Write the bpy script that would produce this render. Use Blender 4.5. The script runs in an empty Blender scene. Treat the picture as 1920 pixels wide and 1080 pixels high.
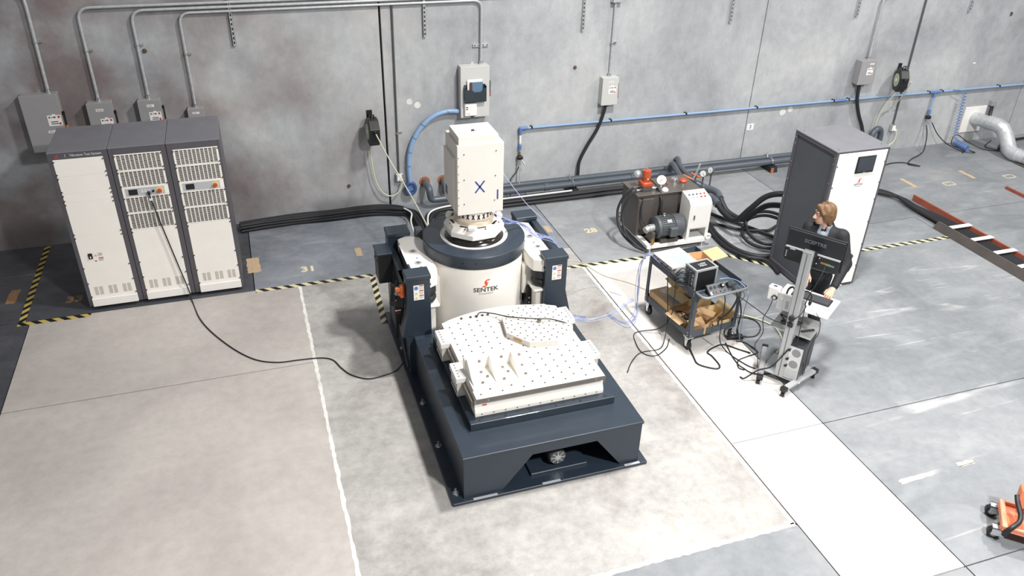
import bpy, bmesh, math, random
import numpy as np
from mathutils import Vector, Matrix, Euler
random.seed(7)
scene = bpy.context.scene
C = scene.collection
PI = math.pi
# ------------------------------------------------------------------ camera
YAW, PITCH, ROLL, FOCAL = 0.334346, 0.539849, 0.028119, 1504.8
CAM_H = 5.45
cy_, sy_, cp_, sp_ = math.cos(YAW), math.sin(YAW), math.cos(PITCH), math.sin(PITCH)
fw = Vector((sy_*cp_, cy_*cp_, -sp_)); rt = Vector((cy_, -sy_, 0)); up = rt.cross(fw)
rt2 = math.cos(ROLL)*rt + math.sin(ROLL)*up; up2 = -math.sin(ROLL)*rt + math.cos(ROLL)*up
cam_d = bpy.data.cameras.new('camera'); cam = bpy.data.objects.new('camera', cam_d); C.objects.link(cam)
cam_d.sensor_width = 36.0; cam_d.lens = 36.0*FOCAL/1920.0; cam_d.clip_end = 200
m3 = Matrix((rt2, up2, -fw)).transposed()
cam.matrix_world = Matrix.Translation((0, 0, CAM_H)) @ m3.to_4x4()
scene.camera = cam
# ------------------------------------------------------------------ world, lights, exposure
w = bpy.data.worlds.new('hall_ambient'); scene.world = w; w.use_nodes = True
w.node_tree.nodes['Background'].inputs[0].default_value = (0.96, 0.98, 1.0, 1)
w.node_tree.nodes['Background'].inputs[1].default_value = 0.28
def high_bay(loc, watts, size, aim=None, col=(1.0, 0.975, 0.945)):
    l = bpy.data.lights.new('high_bay_lamp', 'AREA'); l.shape = 'DISK'; l.size = size; l.energy = watts; l.color = col
    o = bpy.data.objects.new('high_bay_lamp', l); C.objects.link(o); o.location = loc
    if aim: o.rotation_euler = (Vector(aim)-Vector(loc)).to_track_quat('-Z', 'Y').to_euler()
    return o
high_bay((5.0, 6.0, 8.6), 820, 0.8)
high_bay((13.0, 6.5, 8.6), 560, 0.8)
high_bay((5.0, -1.6, 8.6), 1520, 0.8)
high_bay((13.0, -0.6, 8.6), 450, 0.8)
scene.view_settings.view_transform = 'Standard'; scene.view_settings.look = 'None'
scene.view_settings.exposure = 0.0; scene.view_settings.gamma = 1.0; scene.view_settings.use_curve_mapping = False
# ------------------------------------------------------------------ helpers
WM = {}
def tag(o, label=None, cat=None, group=None, kind=None):
    if label: o['label'] = label
    if cat: o['category'] = cat
    if group: o['group'] = group
    if kind: o['kind'] = kind
    return o
def thing(name, label, cat, loc=(0, 0, 0), rz=0.0, group=None):
    o = bpy.data.objects.new(name, None); C.objects.link(o)
    o.empty_display_size = 0.1; o.location = loc; o.rotation_euler = (0, 0, rz)
    WM[o.name] = Matrix.Translation(loc) @ Matrix.Rotation(rz, 4, 'Z')
    return tag(o, label, cat, group)
def catmull(pts, n=8, closed=False):
    P = [Vector(p) for p in pts]
    if len(P) < 3: return P
    out = []; N = len(P); rng = range(N if closed else N-1)
    for i in rng:
        if closed: a, b, c, d = P[(i-1) % N], P[i], P[(i+1) % N], P[(i+2) % N]
        else:
            b, c = P[i], P[i+1]
            a = P[i-1] if i > 0 else b*2-c
            d = P[i+2] if i+2 < N else c*2-b
        for k in range(n):
            t = k/n
            out.append(0.5*((2*b)+(c-a)*t+(2*a-5*b+4*c-d)*t*t+(3*b-a-3*c+d)*t**3))
    if not closed: out.append(P[-1])
    return out
class MB:
    def __init__(s): s.v = []; s.f = []; s.sm = []
    def add(s, vs, fs, smooth=False):
        o = len(s.v); s.v += [Vector(q) for q in vs]; s.f += [[i+o for i in f] for f in fs]; s.sm += [smooth]*len(fs); return s
    def box(s, x0, x1, y0, y1, z0, z1, M=None):
        vs = [Vector(q) for q in ((x0,y0,z0),(x1,y0,z0),(x1,y1,z0),(x0,y1,z0),(x0,y0,z1),(x1,y0,z1),(x1,y1,z1),(x0,y1,z1))]
        if M: vs = [M @ q for q in vs]
        return s.add(vs, [(0,3,2,1),(4,5,6,7),(0,1,5,4),(1,2,6,5),(2,3,7,6),(3,0,4,7)])
    def cbox(s, c, d, M=None):
        return s.box(c[0]-d[0]/2, c[0]+d[0]/2, c[1]-d[1]/2, c[1]+d[1]/2, c[2]-d[2]/2, c[2]+d[2]/2, M)
    def rbox(s, x0, x1, y0, y1, z0, z1, r=0.01, M=None):
        # box with every edge chamfered
        r = min(r, (x1-x0)/2.01, (y1-y0)/2.01, (z1-z0)/2.01)
        vs = []; idx = {}
        for ix, x in enumerate((x0, x1)):
            for iy, y in enumerate((y0, y1)):
                for iz, z in enumerate((z0, z1)):
                    sx, sy, sz = (1-2*ix)*r, (1-2*iy)*r, (1-2*iz)*r
                    for a, q in (('x', (x, y+sy, z+sz)), ('y', (x+sx, y, z+sz)), ('z', (x+sx, y+sy, z))):
                        idx[(ix,iy,iz,a)] = len(vs); vs.append(Vector(q))
        f = []
        for a, i in (('x',0),('y',1),('z',2)):
            for sde in (0, 1):
                o = [(0,0),(1,0),(1,1),(0,1)]
                q = []
                for u, v in o:
                    k = [u, v]; k.insert(i, sde); q.append(idx[(k[0],k[1],k[2],a)])
                f.append(q)
        for i in range(2):
            for j in range(2):
                f.append([idx[(0,i,j,'y')], idx[(1,i,j,'y')], idx[(1,i,j,'z')], idx[(0,i,j,'z')]])
                f.append([idx[(i,0,j,'x')], idx[(i,1,j,'x')], idx[(i,1,j,'z')], idx[(i,0,j,'z')]])
                f.append([idx[(i,j,0,'x')], idx[(i,j,1,'x')], idx[(i,j,1,'y')], idx[(i,j,0,'y')]])
        for k in range(8):
            i, j, l = k & 1, (k >> 1) & 1, k >> 2
            f.append([idx[(i,j,l,'x')], idx[(i,j,l,'y')], idx[(i,j,l,'z')]])
        c = Vector(((x0+x1)/2, (y0+y1)/2, (z0+z1)/2))
        ff = []
        for q in f:
            n = (vs[q[1]]-vs[q[0]]).cross(vs[q[2]]-vs[q[1]]); m = sum((vs[t] for t in q), Vector())/len(q)
            ff.append(q if n.dot(m-c) > 0 else q[::-1])
        if M: vs = [M @ q for q in vs]
        return s.add(vs, ff)
    def cyl(s, p0, p1, r, n=16, r2=None, cap=True):
        p0, p1 = Vector(p0), Vector(p1); r2 = r if r2 is None else r2
        d = (p1-p0).normalized(); a = d.orthogonal().normalized(); b = d.cross(a)
        vs = []
        for p, q in ((p0, r), (p1, r2)):
            for i in range(n):
                t = 2*PI*i/n; vs.append(p+q*(math.cos(t)*a+math.sin(t)*b))
        s.add(vs, [(i, (i+1) % n, n+(i+1) % n, n+i) for i in range(n)], True)
        if cap:
            o = len(s.v)
            s.add(vs, [list(range(n-1, -1, -1)), list(range(n, 2*n))])
        return s
    def tube(s, pts, r, n=8, closed=False, dense=0):
        P = [Vector(p) for p in pts]
        if dense: P = catmull(P, dense, closed)
        N = len(P); rs = r if isinstance(r, (list, tuple)) else [r]*N
        t0 = (P[1]-P[0]).normalized(); a = t0.orthogonal().normalized(); vs = []
        for i in range(N):
            if closed: t = (P[(i+1) % N]-P[i-1])
            else: t = (P[min(i+1, N-1)]-P[max(i-1, 0)])
            t = t.normalized() if t.length > 1e-9 else t0
            a = (a-t*a.dot(t)); a = a.normalized() if a.length > 1e-6 else t.orthogonal().normalized(); b = t.cross(a); t0 = t
            for k in range(n):
                g = 2*PI*k/n; vs.append(P[i]+rs[i]*(math.cos(g)*a+math.sin(g)*b))
        fs = []
        for i in range(N if closed else N-1):
            j = (i+1) % N
            for k in range(n): fs.append((i*n+k, i*n+(k+1) % n, j*n+(k+1) % n, j*n+k))
        s.add(vs, fs, True)
        if not closed:
            s.add(vs[:n], [list(range(n-1, -1, -1))]); s.add(vs[-n:], [list(range(n))])
        return s
    def prism(s, poly, vec, M=None, smooth=False):
        # poly: coplanar 3-D points; extruded by vec
        P = [Vector(q) for q in poly]; vec = Vector(vec); n = len(P)
        nn = Vector()
        for i in range(n): nn += P[i].cross(P[(i+1) % n])
        if nn.dot(vec) > 0: P = P[::-1]
        vs = P+[q+vec for q in P]
        if M: vs = [M @ q for q in vs]
        s.add(vs, [list(range(n)), list(range(2*n-1, n-1, -1))])
        s.add(vs, [(i, i+n, (i+1) % n+n, (i+1) % n) for i in range(n)], smooth)
        return s
    def lathe(s, prof, c=(0, 0, 0), n=32, axis='Z', smooth=True):
        # prof: list of (radius, height)
        vs = []; c = Vector(c)
        for r, h in prof:
            for i in range(n):
                t = 2*PI*i/n; x, y = r*math.cos(t), r*math.sin(t)
                q = {'Z': (x, y, h), 'X': (h, x, y), 'Y': (y, h, x)}[axis]; vs.append(c+Vector(q))
        m = len(prof); fs = []
        for j in range(m-1):
            for i in range(n): fs.append((j*n+i, j*n+(i+1) % n, (j+1)*n+(i+1) % n, (j+1)*n+i))
        s.add(vs, fs, smooth)
        if prof[0][0] > 1e-6: s.add(vs[:n], [list(range(n-1, -1, -1))])
        if prof[-1][0] > 1e-6: s.add(vs[-n:], [list(range(n))])
        return s
    def sphere(s, c, r, n=12, sq=(1, 1, 1)):
        m = n//2; c = Vector(c); vs = []
        for j in range(m+1):
            p = PI*j/m
            for i in range(n):
                t = 2*PI*i/n; vs.append(c+Vector((r*sq[0]*math.sin(p)*math.cos(t), r*sq[1]*math.sin(p)*math.sin(t), -r*sq[2]*math.cos(p))))
        return s.add(vs, [(j*n+i, j*n+(i+1) % n, (j+1)*n+(i+1) % n, (j+1)*n+i) for j in range(m) for i in range(n)], True)
    def build(s, name, mat, parent=None, world=False, bevel=0, loc=None, fix=True):
        vs = s.v
        if parent is not None and world:
            Mi = WM[parent.name].inverted(); vs = [Mi @ q for q in vs]
        base = Vector((0, 0, 0))
        if parent is None and loc is None:
            xs = [q.x for q in vs]; ys = [q.y for q in vs]; zs = [q.z for q in vs]
            base = Vector(((min(xs)+max(xs))/2, (min(ys)+max(ys))/2, min(zs)))
        me = bpy.data.meshes.new(name); me.from_pydata([q-base for q in vs], [], s.f); me.update()
        for p, k in zip(me.polygons, s.sm): p.use_smooth = k
        if fix:
            bm = bmesh.new(); bm.from_mesh(me); bmesh.ops.remove_doubles(bm, verts=bm.verts, dist=1e-6)
            bm.to_mesh(me); bm.free()
        me.materials.append(mat)
        if any(s.sm): me.set_sharp_from_angle(angle=math.radians(38))
        o = bpy.data.objects.new(name, me); C.objects.link(o); o.location = base if loc is None else loc
        if parent is not None:
            o.parent = parent; WM[o.name] = WM[parent.name] @ Matrix.Translation(o.location)
        else: WM[o.name] = Matrix.Translation(o.location)
        if bevel:
            b = o.modifiers.new('bevel', 'BEVEL'); b.width = bevel; b.segments = 2; b.limit_method = 'ANGLE'; b.harden_normals = False
        return o
def inst(src, parent, loc, name=None, rot=None):
    c = src.copy(); C.objects.link(c); c.parent = parent; c.location = loc
    if rot: c.rotation_euler = rot
    if name: c.name = name
    return c
def text_mb(txt, size, M, depth=0.001, align='CENTER', sx=1.0, bend=None, shear=0.0, weight=0.0):
    cu = bpy.data.curves.new('lettering', 'FONT'); cu.body = txt; cu.size = size; cu.align_x = align; cu.align_y = 'CENTER'
    cu.extrude = depth; cu.shear = shear; cu.offset = weight; cu.resolution_u = 2
    o = bpy.data.objects.new('lettering', cu); C.objects.link(o)
    bpy.context.view_layer.update()
    me = bpy.data.meshes.new_from_object(o.evaluated_get(bpy.context.evaluated_depsgraph_get()))
    vs = []
    for v in me.vertices:
        q = Vector((v.co.x*sx, v.co.y, v.co.z))
        vs.append(bend(q) if bend else M @ q)
    fs = [list(p.vertices) for p in me.polygons]
    bpy.data.objects.remove(o); bpy.data.curves.remove(cu); bpy.data.meshes.remove(me)
    mb = MB(); mb.add(vs, fs); return mb
# a frame whose local x,y is the writing plane facing the camera side (-Y), z out of the surface
def face_front(x, y, z): return Matrix.Translation((x, y, z)) @ Matrix.Rotation(PI/2, 4, 'X')
def flat_up(x, y, z, r=0): return Matrix.Translation((x, y, z)) @ Matrix.Rotation(r, 4, 'Z')
# ------------------------------------------------------------------ materials
def lin(c):
    if isinstance(c, str): c = tuple(int(c[i:i+2], 16)/255 for i in (0, 2, 4))
    return tuple((x/12.92 if x <= .04045 else ((x+.055)/1.055)**2.4) for x in c)+(1.0,)
MATS = {}
def mat(name, col, rough=0.5, metal=0.0, var=0.06, vscale=6.0, bump=0.0, bscale=60.0, col2=None, coat=0.0, trans=0.0):
    if name in MATS: return MATS[name]
    m = bpy.data.materials.new(name); m.use_nodes = True; nt = m.node_tree; b = nt.nodes['Principled BSDF']
    b.inputs['Roughness'].default_value = rough; b.inputs['Metallic'].default_value = metal
    if coat: b.inputs['Coat Weight'].default_value = coat
    if trans: b.inputs['Transmission Weight'].default_value = trans
    c = lin(col)
    tc = nt.nodes.new('ShaderNodeTexCoord')
    n = nt.nodes.new('ShaderNodeTexNoise'); n.inputs['Scale'].default_value = vscale; n.inputs['Detail'].default_value = 4
    nt.links.new(tc.outputs['Object'], n.inputs['Vector'])
    r = nt.nodes.new('ShaderNodeValToRGB'); r.color_ramp.elements[0].position = .3; r.color_ramp.elements[1].position = .7
    c2 = lin(col2) if col2 else tuple(min(1, x*(1+var)) for x in c[:3])+(1,)
    c1 = c if col2 else tuple(x*(1-var) for x in c[:3])+(1,)
    r.color_ramp.elements[0].color = c1; r.color_ramp.elements[1].color = c2
    nt.links.new(n.outputs['Fac'], r.inputs['Fac']); nt.links.new(r.outputs['Color'], b.inputs['Base Color'])
    if bump:
        n2 = nt.nodes.new('ShaderNodeTexNoise'); n2.inputs['Scale'].default_value = bscale; n2.inputs['Detail'].default_value = 3
        nt.links.new(tc.outputs['Object'], n2.inputs['Vector'])
        bp = nt.nodes.new('ShaderNodeBump'); bp.inputs['Strength'].default_value = bump; bp.inputs['Distance'].default_value = .01
        nt.links.new(n2.outputs['Fac'], bp.inputs['Height']); nt.links.new(bp.outputs['Normal'], b.inputs['Normal'])
    MATS[name] = m; return m
def concrete(name, cols, scale=0.5, rough=(0.35, 0.6), stretch=(1, 1, 1), scuff=0.0, scuffcol='d8d8d6', bump=0.15, spec=0.5, fine=0.25, scratch=0.0, falloff_tint=None):
    m = bpy.data.materials.new(name); m.use_nodes = True; nt = m.node_tree; L = nt.links.new; b = nt.nodes['Principled BSDF']
    g = nt.nodes.new('ShaderNodeNewGeometry')
    mp = nt.nodes.new('ShaderNodeMapping'); mp.inputs['Scale'].default_value = stretch; L(g.outputs['Position'], mp.inputs['Vector'])
    n1 = nt.nodes.new('ShaderNodeTexNoise'); n1.inputs['Scale'].default_value = scale; n1.inputs['Detail'].default_value = 7; n1.inputs['Roughness'].default_value = .62; n1.inputs['Distortion'].default_value = .6
    L(mp.outputs[0], n1.inputs['Vector'])
    rp = nt.nodes.new('ShaderNodeValToRGB'); e = rp.color_ramp.elements
    for i, (p, c) in enumerate(cols):
        if i < 2: e[i].position = p; e[i].color = lin(c)
        else: q = e.new(p); q.color = lin(c)
    L(n1.outputs['Fac'], rp.inputs['Fac'])
    # fine speckle
    n2 = nt.nodes.new('ShaderNodeTexNoise'); n2.inputs['Scale'].default_value = 9; n2.inputs['Detail'].default_value = 8; n2.inputs['Roughness'].default_value = .7
    L(mp.outputs[0], n2.inputs['Vector'])
    r2 = nt.nodes.new('ShaderNodeValToRGB'); r2.color_ramp.elements[0].position = .3; r2.color_ramp.elements[0].color = (1-fine,)*3+(1,); r2.color_ramp.elements[1].position = .65; r2.color_ramp.elements[1].color = (1.0+fine*.25,)*3+(1,)
    L(n2.outputs['Fac'], r2.inputs['Fac'])
    mx = nt.nodes.new('ShaderNodeMix'); mx.data_type = 'RGBA'; mx.blend_type = 'MULTIPLY'; mx.inputs[0].default_value = 1
    L(rp.outputs[0], mx.inputs[6]); L(r2.outputs[0], mx.inputs[7]); out = mx.outputs[2]
    if scuff:
        # long drag marks of worn sealer: noise stretched along a slanted direction
        mp2 = nt.nodes.new('ShaderNodeMapping'); mp2.inputs['Rotation'].default_value = (0, 0, .5); mp2.inputs['Scale'].default_value = (.7, 1.7, 1)
        L(g.outputs['Position'], mp2.inputs['Vector'])
        n3 = nt.nodes.new('ShaderNodeTexNoise'); n3.inputs['Scale'].default_value = 1.6; n3.inputs['Detail'].default_value = 6; n3.inputs['Distortion'].default_value = .8
        L(mp2.outputs[0], n3.inputs['Vector'])
        r3 = nt.nodes.new('ShaderNodeValToRGB'); r3.color_ramp.elements[0].position = .5; r3.color_ramp.elements[0].color = (0,)*3+(1,); r3.color_ramp.elements[1].position = .72; r3.color_ramp.elements[1].color = (scuff,)*3+(1,)
        L(n3.outputs['Fac'], r3.inputs['Fac'])
        m2 = nt.nodes.new('ShaderNodeMix'); m2.data_type = 'RGBA'; L(r3.outputs[0], m2.inputs[0]); L(out, m2.inputs[6]); m2.inputs[7].default_value = lin(scuffcol); out = m2.outputs[2]
    if scratch:
        for rot, sc in ((.35, 1.1), (1.0, .8), (2.5, .7)):
            mp3 = nt.nodes.new('ShaderNodeMapping'); mp3.inputs['Rotation'].default_value = (0, 0, rot); mp3.inputs['Scale'].default_value = (.06, 1.3, 1)
            L(g.outputs['Position'], mp3.inputs['Vector'])
            n4 = nt.nodes.new('ShaderNodeTexNoise'); n4.inputs['Scale'].default_value = sc; n4.inputs['Detail'].default_value = 1.0; L(mp3.outputs[0], n4.inputs['Vector'])
            su = nt.nodes.new('ShaderNodeMath'); su.operation = 'SUBTRACT'; su.inputs[1].default_value = .5; L(n4.outputs['Fac'], su.inputs[0])
            ab = nt.nodes.new('ShaderNodeMath'); ab.operation = 'ABSOLUTE'; L(su.outputs[0], ab.inputs[0])
            r4 = nt.nodes.new('ShaderNodeMapRange'); r4.inputs[1].default_value = .0; r4.inputs[2].default_value = .0035; r4.inputs[3].default_value = scratch; r4.inputs[4].default_value = 0; L(ab.outputs[0], r4.inputs[0])
            br = nt.nodes.new('ShaderNodeMath'); br.operation = 'MULTIPLY'; L(r4.outputs[0], br.inputs[0]); L(r3.outputs[0] if scuff else n2.outputs['Fac'], br.inputs[1])
            m4 = nt.nodes.new('ShaderNodeMix'); m4.data_type = 'RGBA'; L(br.outputs[0], m4.inputs[0]); L(out, m4.inputs[6]); m4.inputs[7].default_value = lin('e2e2e0'); out = m4.outputs[2]
    if falloff_tint:
        # dimmer light towards one wall end, painted as a noisy brownish tint
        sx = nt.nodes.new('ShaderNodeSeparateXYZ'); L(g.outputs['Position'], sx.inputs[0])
        ms = nt.nodes.new('ShaderNodeMapRange'); ms.inputs[1].default_value = falloff_tint[0]; ms.inputs[2].default_value = falloff_tint[1]; ms.inputs[3].default_value = 2.4; ms.inputs[4].default_value = 0; L(sx.outputs[0], ms.inputs[0])
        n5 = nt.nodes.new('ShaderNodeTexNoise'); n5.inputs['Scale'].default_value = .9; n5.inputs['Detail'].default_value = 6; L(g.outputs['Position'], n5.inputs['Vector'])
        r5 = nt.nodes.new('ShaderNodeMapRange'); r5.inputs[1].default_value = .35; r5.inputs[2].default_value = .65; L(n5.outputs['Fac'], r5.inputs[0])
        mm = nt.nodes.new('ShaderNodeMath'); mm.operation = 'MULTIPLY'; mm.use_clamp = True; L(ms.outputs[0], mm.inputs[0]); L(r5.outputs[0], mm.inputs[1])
        m5 = nt.nodes.new('ShaderNodeMix'); m5.data_type = 'RGBA'; m5.blend_type = 'MULTIPLY'; L(mm.outputs[0], m5.inputs[0]); L(out, m5.inputs[6]); m5.inputs[7].default_value = lin(falloff_tint[2]); out = m5.outputs[2]
    L(out, b.inputs['Base Color'])
    mr = nt.nodes.new('ShaderNodeMapRange'); mr.inputs[3].default_value = rough[0]; mr.inputs[4].default_value = rough[1]
    L(n1.outputs['Fac'], mr.inputs[0]); L(mr.outputs[0], b.inputs['Roughness'])
    b.inputs['Specular IOR Level'].default_value = spec
    bp = nt.nodes.new('ShaderNodeBump'); bp.inputs['Strength'].default_value = bump; bp.inputs['Distance'].default_value = .008
    L(n2.outputs['Fac'], bp.inputs['Height']); L(bp.outputs[0], b.inputs['Normal'])
    return m
def stripes(name, c1, c2, period=0.16, slope=1.0, wear=.0):
    m = bpy.data.materials.new(name); m.use_nodes = True; nt = m.node_tree; L = nt.links.new; b = nt.nodes['Principled BSDF']
    tc = nt.nodes.new('ShaderNodeTexCoord'); sp = nt.nodes.new('ShaderNodeSeparateXYZ'); L(tc.outputs['Object'], sp.inputs[0])
    a = nt.nodes.new('ShaderNodeMath'); a.operation = 'MULTIPLY_ADD'; a.inputs[1].default_value = slope; L(sp.outputs[1], a.inputs[0]); L(sp.outputs[0], a.inputs[2])
    d = nt.nodes.new('ShaderNodeMath'); d.operation = 'DIVIDE'; d.inputs[1].default_value = period; L(a.outputs[0], d.inputs[0])
    f = nt.nodes.new('ShaderNodeMath'); f.operation = 'FRACT'; L(d.outputs[0], f.inputs[0])
    g = nt.nodes.new('ShaderNodeMath'); g.operation = 'GREATER_THAN'; g.inputs[1].default_value = .5; L(f.outputs[0], g.inputs[0])
    mx = nt.nodes.new('ShaderNodeMix'); mx.data_type = 'RGBA'; L(g.outputs[0], mx.inputs[0]); mx.inputs[6].default_value = lin(c1); mx.inputs[7].default_value = lin(c2)
    L(mx.outputs[2], b.inputs['Base Color']); b.inputs['Roughness'].default_value = .45
    return m
M_old = concrete('old_slab_concrete', [(.28, '71757a'), (.5, '84888c'), (.72, '989a9c')], .5, (.32, .55), scuff=.3, scuffcol='aeb1b2', fine=.16, scratch=1.6)
M_oldM = concrete('sealed_concrete', [(.28, '6d7279'), (.5, '868b93'), (.72, '9a9fa5')], .5, (.28, .5), scuff=.25, scuffcol='b4b7ba', fine=.18, scratch=.7)
M_oldL = concrete('worn_slab_concrete', [(.28, '86898d'), (.5, '999c9f'), (.72, 'abadaf')], .5, (.32, .55), scuff=.3, scuffcol='bfc1c2', fine=.16, scratch=1.6)
M_oldD = concrete('shaded_sealed_concrete', [(.28, '3f4145'), (.5, '505258'), (.72, '686b71')], .5, (.28, .5), scuff=.2, scuffcol='85868a', fine=.2, scratch=.5)  # same old sealed slab, with the dimmer light at far left painted in
M_new = concrete('new_pad_concrete', [(.28, 'aca5a1'), (.52, 'bbb5b0'), (.75, 'c6c1bc')], .6, (.45, .65), fine=.12, scuff=.12, scuffcol='cfcac5')
M_strip = concrete('bright_strip_concrete', [(.25, 'cbc7c3'), (.5, 'd8d4d0'), (.75, 'dedbd7')], .8, (.5, .7), fine=.09)
M_mid = concrete('mid_pad_concrete', [(.25, '928a86'), (.45, 'aaa7a4'), (.62, 'b8b6b2'), (.8, 'cac7c2')], 1.1, (.4, .6), fine=.26, scuff=.25, scuffcol='d4d1cc')
M_wall = concrete('tilt_up_concrete', [(.24, '8e8887'), (.40, 'a3a5a9'), (.56, 'b7babc'), (.78, 'cbccca')], .45, (.45, .7), stretch=(1, 1, .8), fine=.15, bump=.12, spec=.4, falloff_tint=(-5.0, 3.0, 'c8b7b3'))
M_joint = mat('joint_backer', '2a1c16', .9)
M_fill = mat('joint_filler', 'deddd8', .7, var=.12, vscale=14)
M_dark = mat('machine_charcoal_paint', '2a3541', .40, var=.06, coat=.08)
M_rack = mat('rack_grey_paint', '56545a', .5, var=.05)
M_racktop = mat('rack_top_grey', '75757b', .35, var=.06)
M_cream = mat('cream_paint', 'f7f3ec', .42, var=.02)
M_white = mat('white_paint', 'f1efeb', .45, var=.02)
M_tower = mat('tower_paint', 'e2ded7', .42, var=.02)
M_plate = mat('machined_magnesium', 'd6d3cc', .4, metal=.0, var=.03, vscale=20)
M_edge = mat('bare_machined_edge', '8d857f', .35, metal=.6)
M_steel = mat('galvanised_steel', 'c9ccce', .38, metal=.4, var=.12, vscale=18)
M_zinc = mat('zinc_fitting', 'd4d6d8', .25, metal=.9)
M_black = mat('black_plastic', '1b1c1f', .45)
M_rubber = mat('black_rubber', '222327', .55, var=.1)
M_hole = mat('dark_hole', '35312e', .8)
M_slot = mat('grille_cavity_shade', '211e1b', .9)
M_boxgrey = mat('enclosure_grey', '9b9a9b', .45, var=.03)
M_boxlight = mat('enclosure_light_grey', 'c9c9c6', .45, var=.02)
M_orange = mat('orange_plastic', 'cf7038', .4)
M_red = mat('red_plastic', 'c2352b', .4)
M_logo = mat('logo_orange', 'dc4f23', .5)
M_ink = mat('ink_dark', '3c3c42', .6)
M_inkw = mat('ink_white', 'd9d9d9', .6)
M_blue = mat('blue_pipe', '8ba9cc', .35, var=.04)
M_blue2 = mat('blue_fitting', '5f7fb6', .4)
M_navy = mat('navy_ring', '3c5588', .4)
M_bluetape = mat('blue_tape', '36438f', .6)
M_pvc = mat('grey_pvc', '535a63', .35, var=.05)
M_yel = mat('yellow_cable', 'd0d3b4', .5)
M_tan = mat('tan_tape', 'c2a98a', .7, var=.1, vscale=20)
M_orgmark = mat('orange_marking', 'a07a58', .7, var=.15, vscale=25)
M_screen = mat('dark_screen', '17191c', .15)
M_card = mat('cardboard', 'dab58a', .8, var=.08)
M_card2 = mat('cardboard_yellow', 'eed3a0', .8, var=.08)
M_card_in = mat('cardboard_inside', '9a744c', .85, var=.08)
M_silver = mat('satin_aluminium', 'c9cbcc', .35, metal=.55)
M_ltgrey = mat('light_grey_plastic', 'b7bbc0', .45)
M_glass = mat('gauge_face', 'e8e8e4', .2)
M_rust = mat('rusty_rail', '98523f', .6, var=.15, vscale=8)
M_brown = mat('dark_steel_tank', '5f5a57', .4, metal=.3, var=.08)
M_motor = mat('motor_grey', '565b5f', .45, var=.05)
M_redvalve = mat('valve_red', 'b9502f', .4)
M_brass = mat('brass', 'b58b4a', .3, metal=.8)
M_paper = mat('paper', 'f0efec', .7, var=.02)
M_print = mat('printed_grey', '8f8f90', .7)
# ================================================================== the hall
WY = 11.5
fl = MB().box(-9, 26, -4, 11.9, -.30, -.035).build('floor', M_joint, loc=(0, 0, 0)); tag(fl, kind='structure')
G = .006
def slab(x0, x1, y0, y1, m, z=0.0):
    return MB().box(x0+G, x1-G, y0+G, y1-G, -.034, z).build('concrete_slab', m, fl)
for a in [(-9, -2.84, -4, 7.66, M_oldD), (-9, -2.84, 7.66, 9.45, M_oldD), (-9, -.24, 9.45, 11.5, M_oldD), (-.24, 4.15, 9.45, 11.5, M_oldM), (4.15, 8.24, 8.90, 11.5, M_oldL), (8.24, 14.4, 8.9, 11.5, M_old), (14.4, 26, 8.9, 11.5, M_old),
          (5.25, 9.85, 5.08, 8.90, M_old), (5.25, 9.85, 3.15, 5.08, M_old), (9.85, 26, 5.08, 8.90, M_old), (9.85, 26, 3.15, 5.08, M_old), (5.25, 26, -4, 3.15, M_old),
          (-2.84, .318, -4, 7.66, M_new), (-2.84, .318, 7.66, 9.45, M_new), (.332, 4.15, 3.992, 9.45, M_mid), (.332, 4.15, -4, 3.978, M_old), (4.15, 5.25, 3.15, 5.08, M_strip), (4.15, 5.25, 5.08, 8.90, M_strip), (4.15, 5.25, -4, 3.15, M_old)]:
    slab(*a)
def ragged(x0, y0, x1, y1, wd, seed, n=70):
    rr = random.Random(seed); mb = MB(); L = []; R = []
    d = Vector((x1-x0, y1-y0, 0)); nrm = Vector((-d.y, d.x, 0)).normalized()
    for i in range(n+1):
        p = Vector((x0, y0, .0015))+d*(i/n)
        L.append(p+nrm*wd*(.5+rr.uniform(-.18, .25))); R.append(p-nrm*wd*(.5+rr.uniform(-.18, .25)))
    vs = L+R; m = n+1
    mb.add(vs, [(i, i+1, m+i+1, m+i) for i in range(n)])
    mb.add([q+Vector((0, 0, -.035)) for q in vs], [(m+i, m+i+1, i+1, i) for i in range(n)])
    for i in range(n):
        mb.add([L[i], L[i+1], L[i+1]-Vector((0,0,.035)), L[i]-Vector((0,0,.035))], [(3,2,1,0)])
        mb.add([R[i], R[i+1], R[i+1]-Vector((0,0,.035)), R[i]-Vector((0,0,.035))], [(0,1,2,3)])
    return mb
ragged(.325, -4, .325, 9.42, .034, 1, 240).build('joint_filler', M_fill, fl)
ragged(4.115, 3.99, 4.115, 8.9, .035, 2, 130).build('joint_filler', M_fill, fl)
ragged(.35, 3.985, 4.13, 3.985, .04, 3, 90).build('joint_filler', M_fill, fl)
wl = MB().box(-9, 26, WY+.10, WY+.35, -.3, 9.5).build('wall_back', M_joint, loc=(0, 0, 0)); tag(wl, kind='structure')
for x0, x1 in ((-9, 1.915), (1.947, 8.232), (8.250, 14.392), (14.408, 26)):
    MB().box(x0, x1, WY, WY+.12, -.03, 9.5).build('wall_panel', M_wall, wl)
# ---- patches of mortar and plugs on the wall panels
for x, z, r in ((2.30, 1.66, .045), (2.42, 1.60, .05), (8.95, .95, .06), (9.1, .99, .05)):
    MB().cyl((x, WY+.002, z), (x, WY-.003, z), r, 14).build('mortar_patch', M_fill, wl)
for x, z in ((-1.16, 2.61), (4.93, 2.0), (1.31, .42)):
    MB().lathe([(.0, -.02), (.022, -.018), (.03, 0)], (x, WY, z), 14, 'Y').build('lifting_plug', mat('plug_brown', '5d4a3f', .8), wl)
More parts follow.
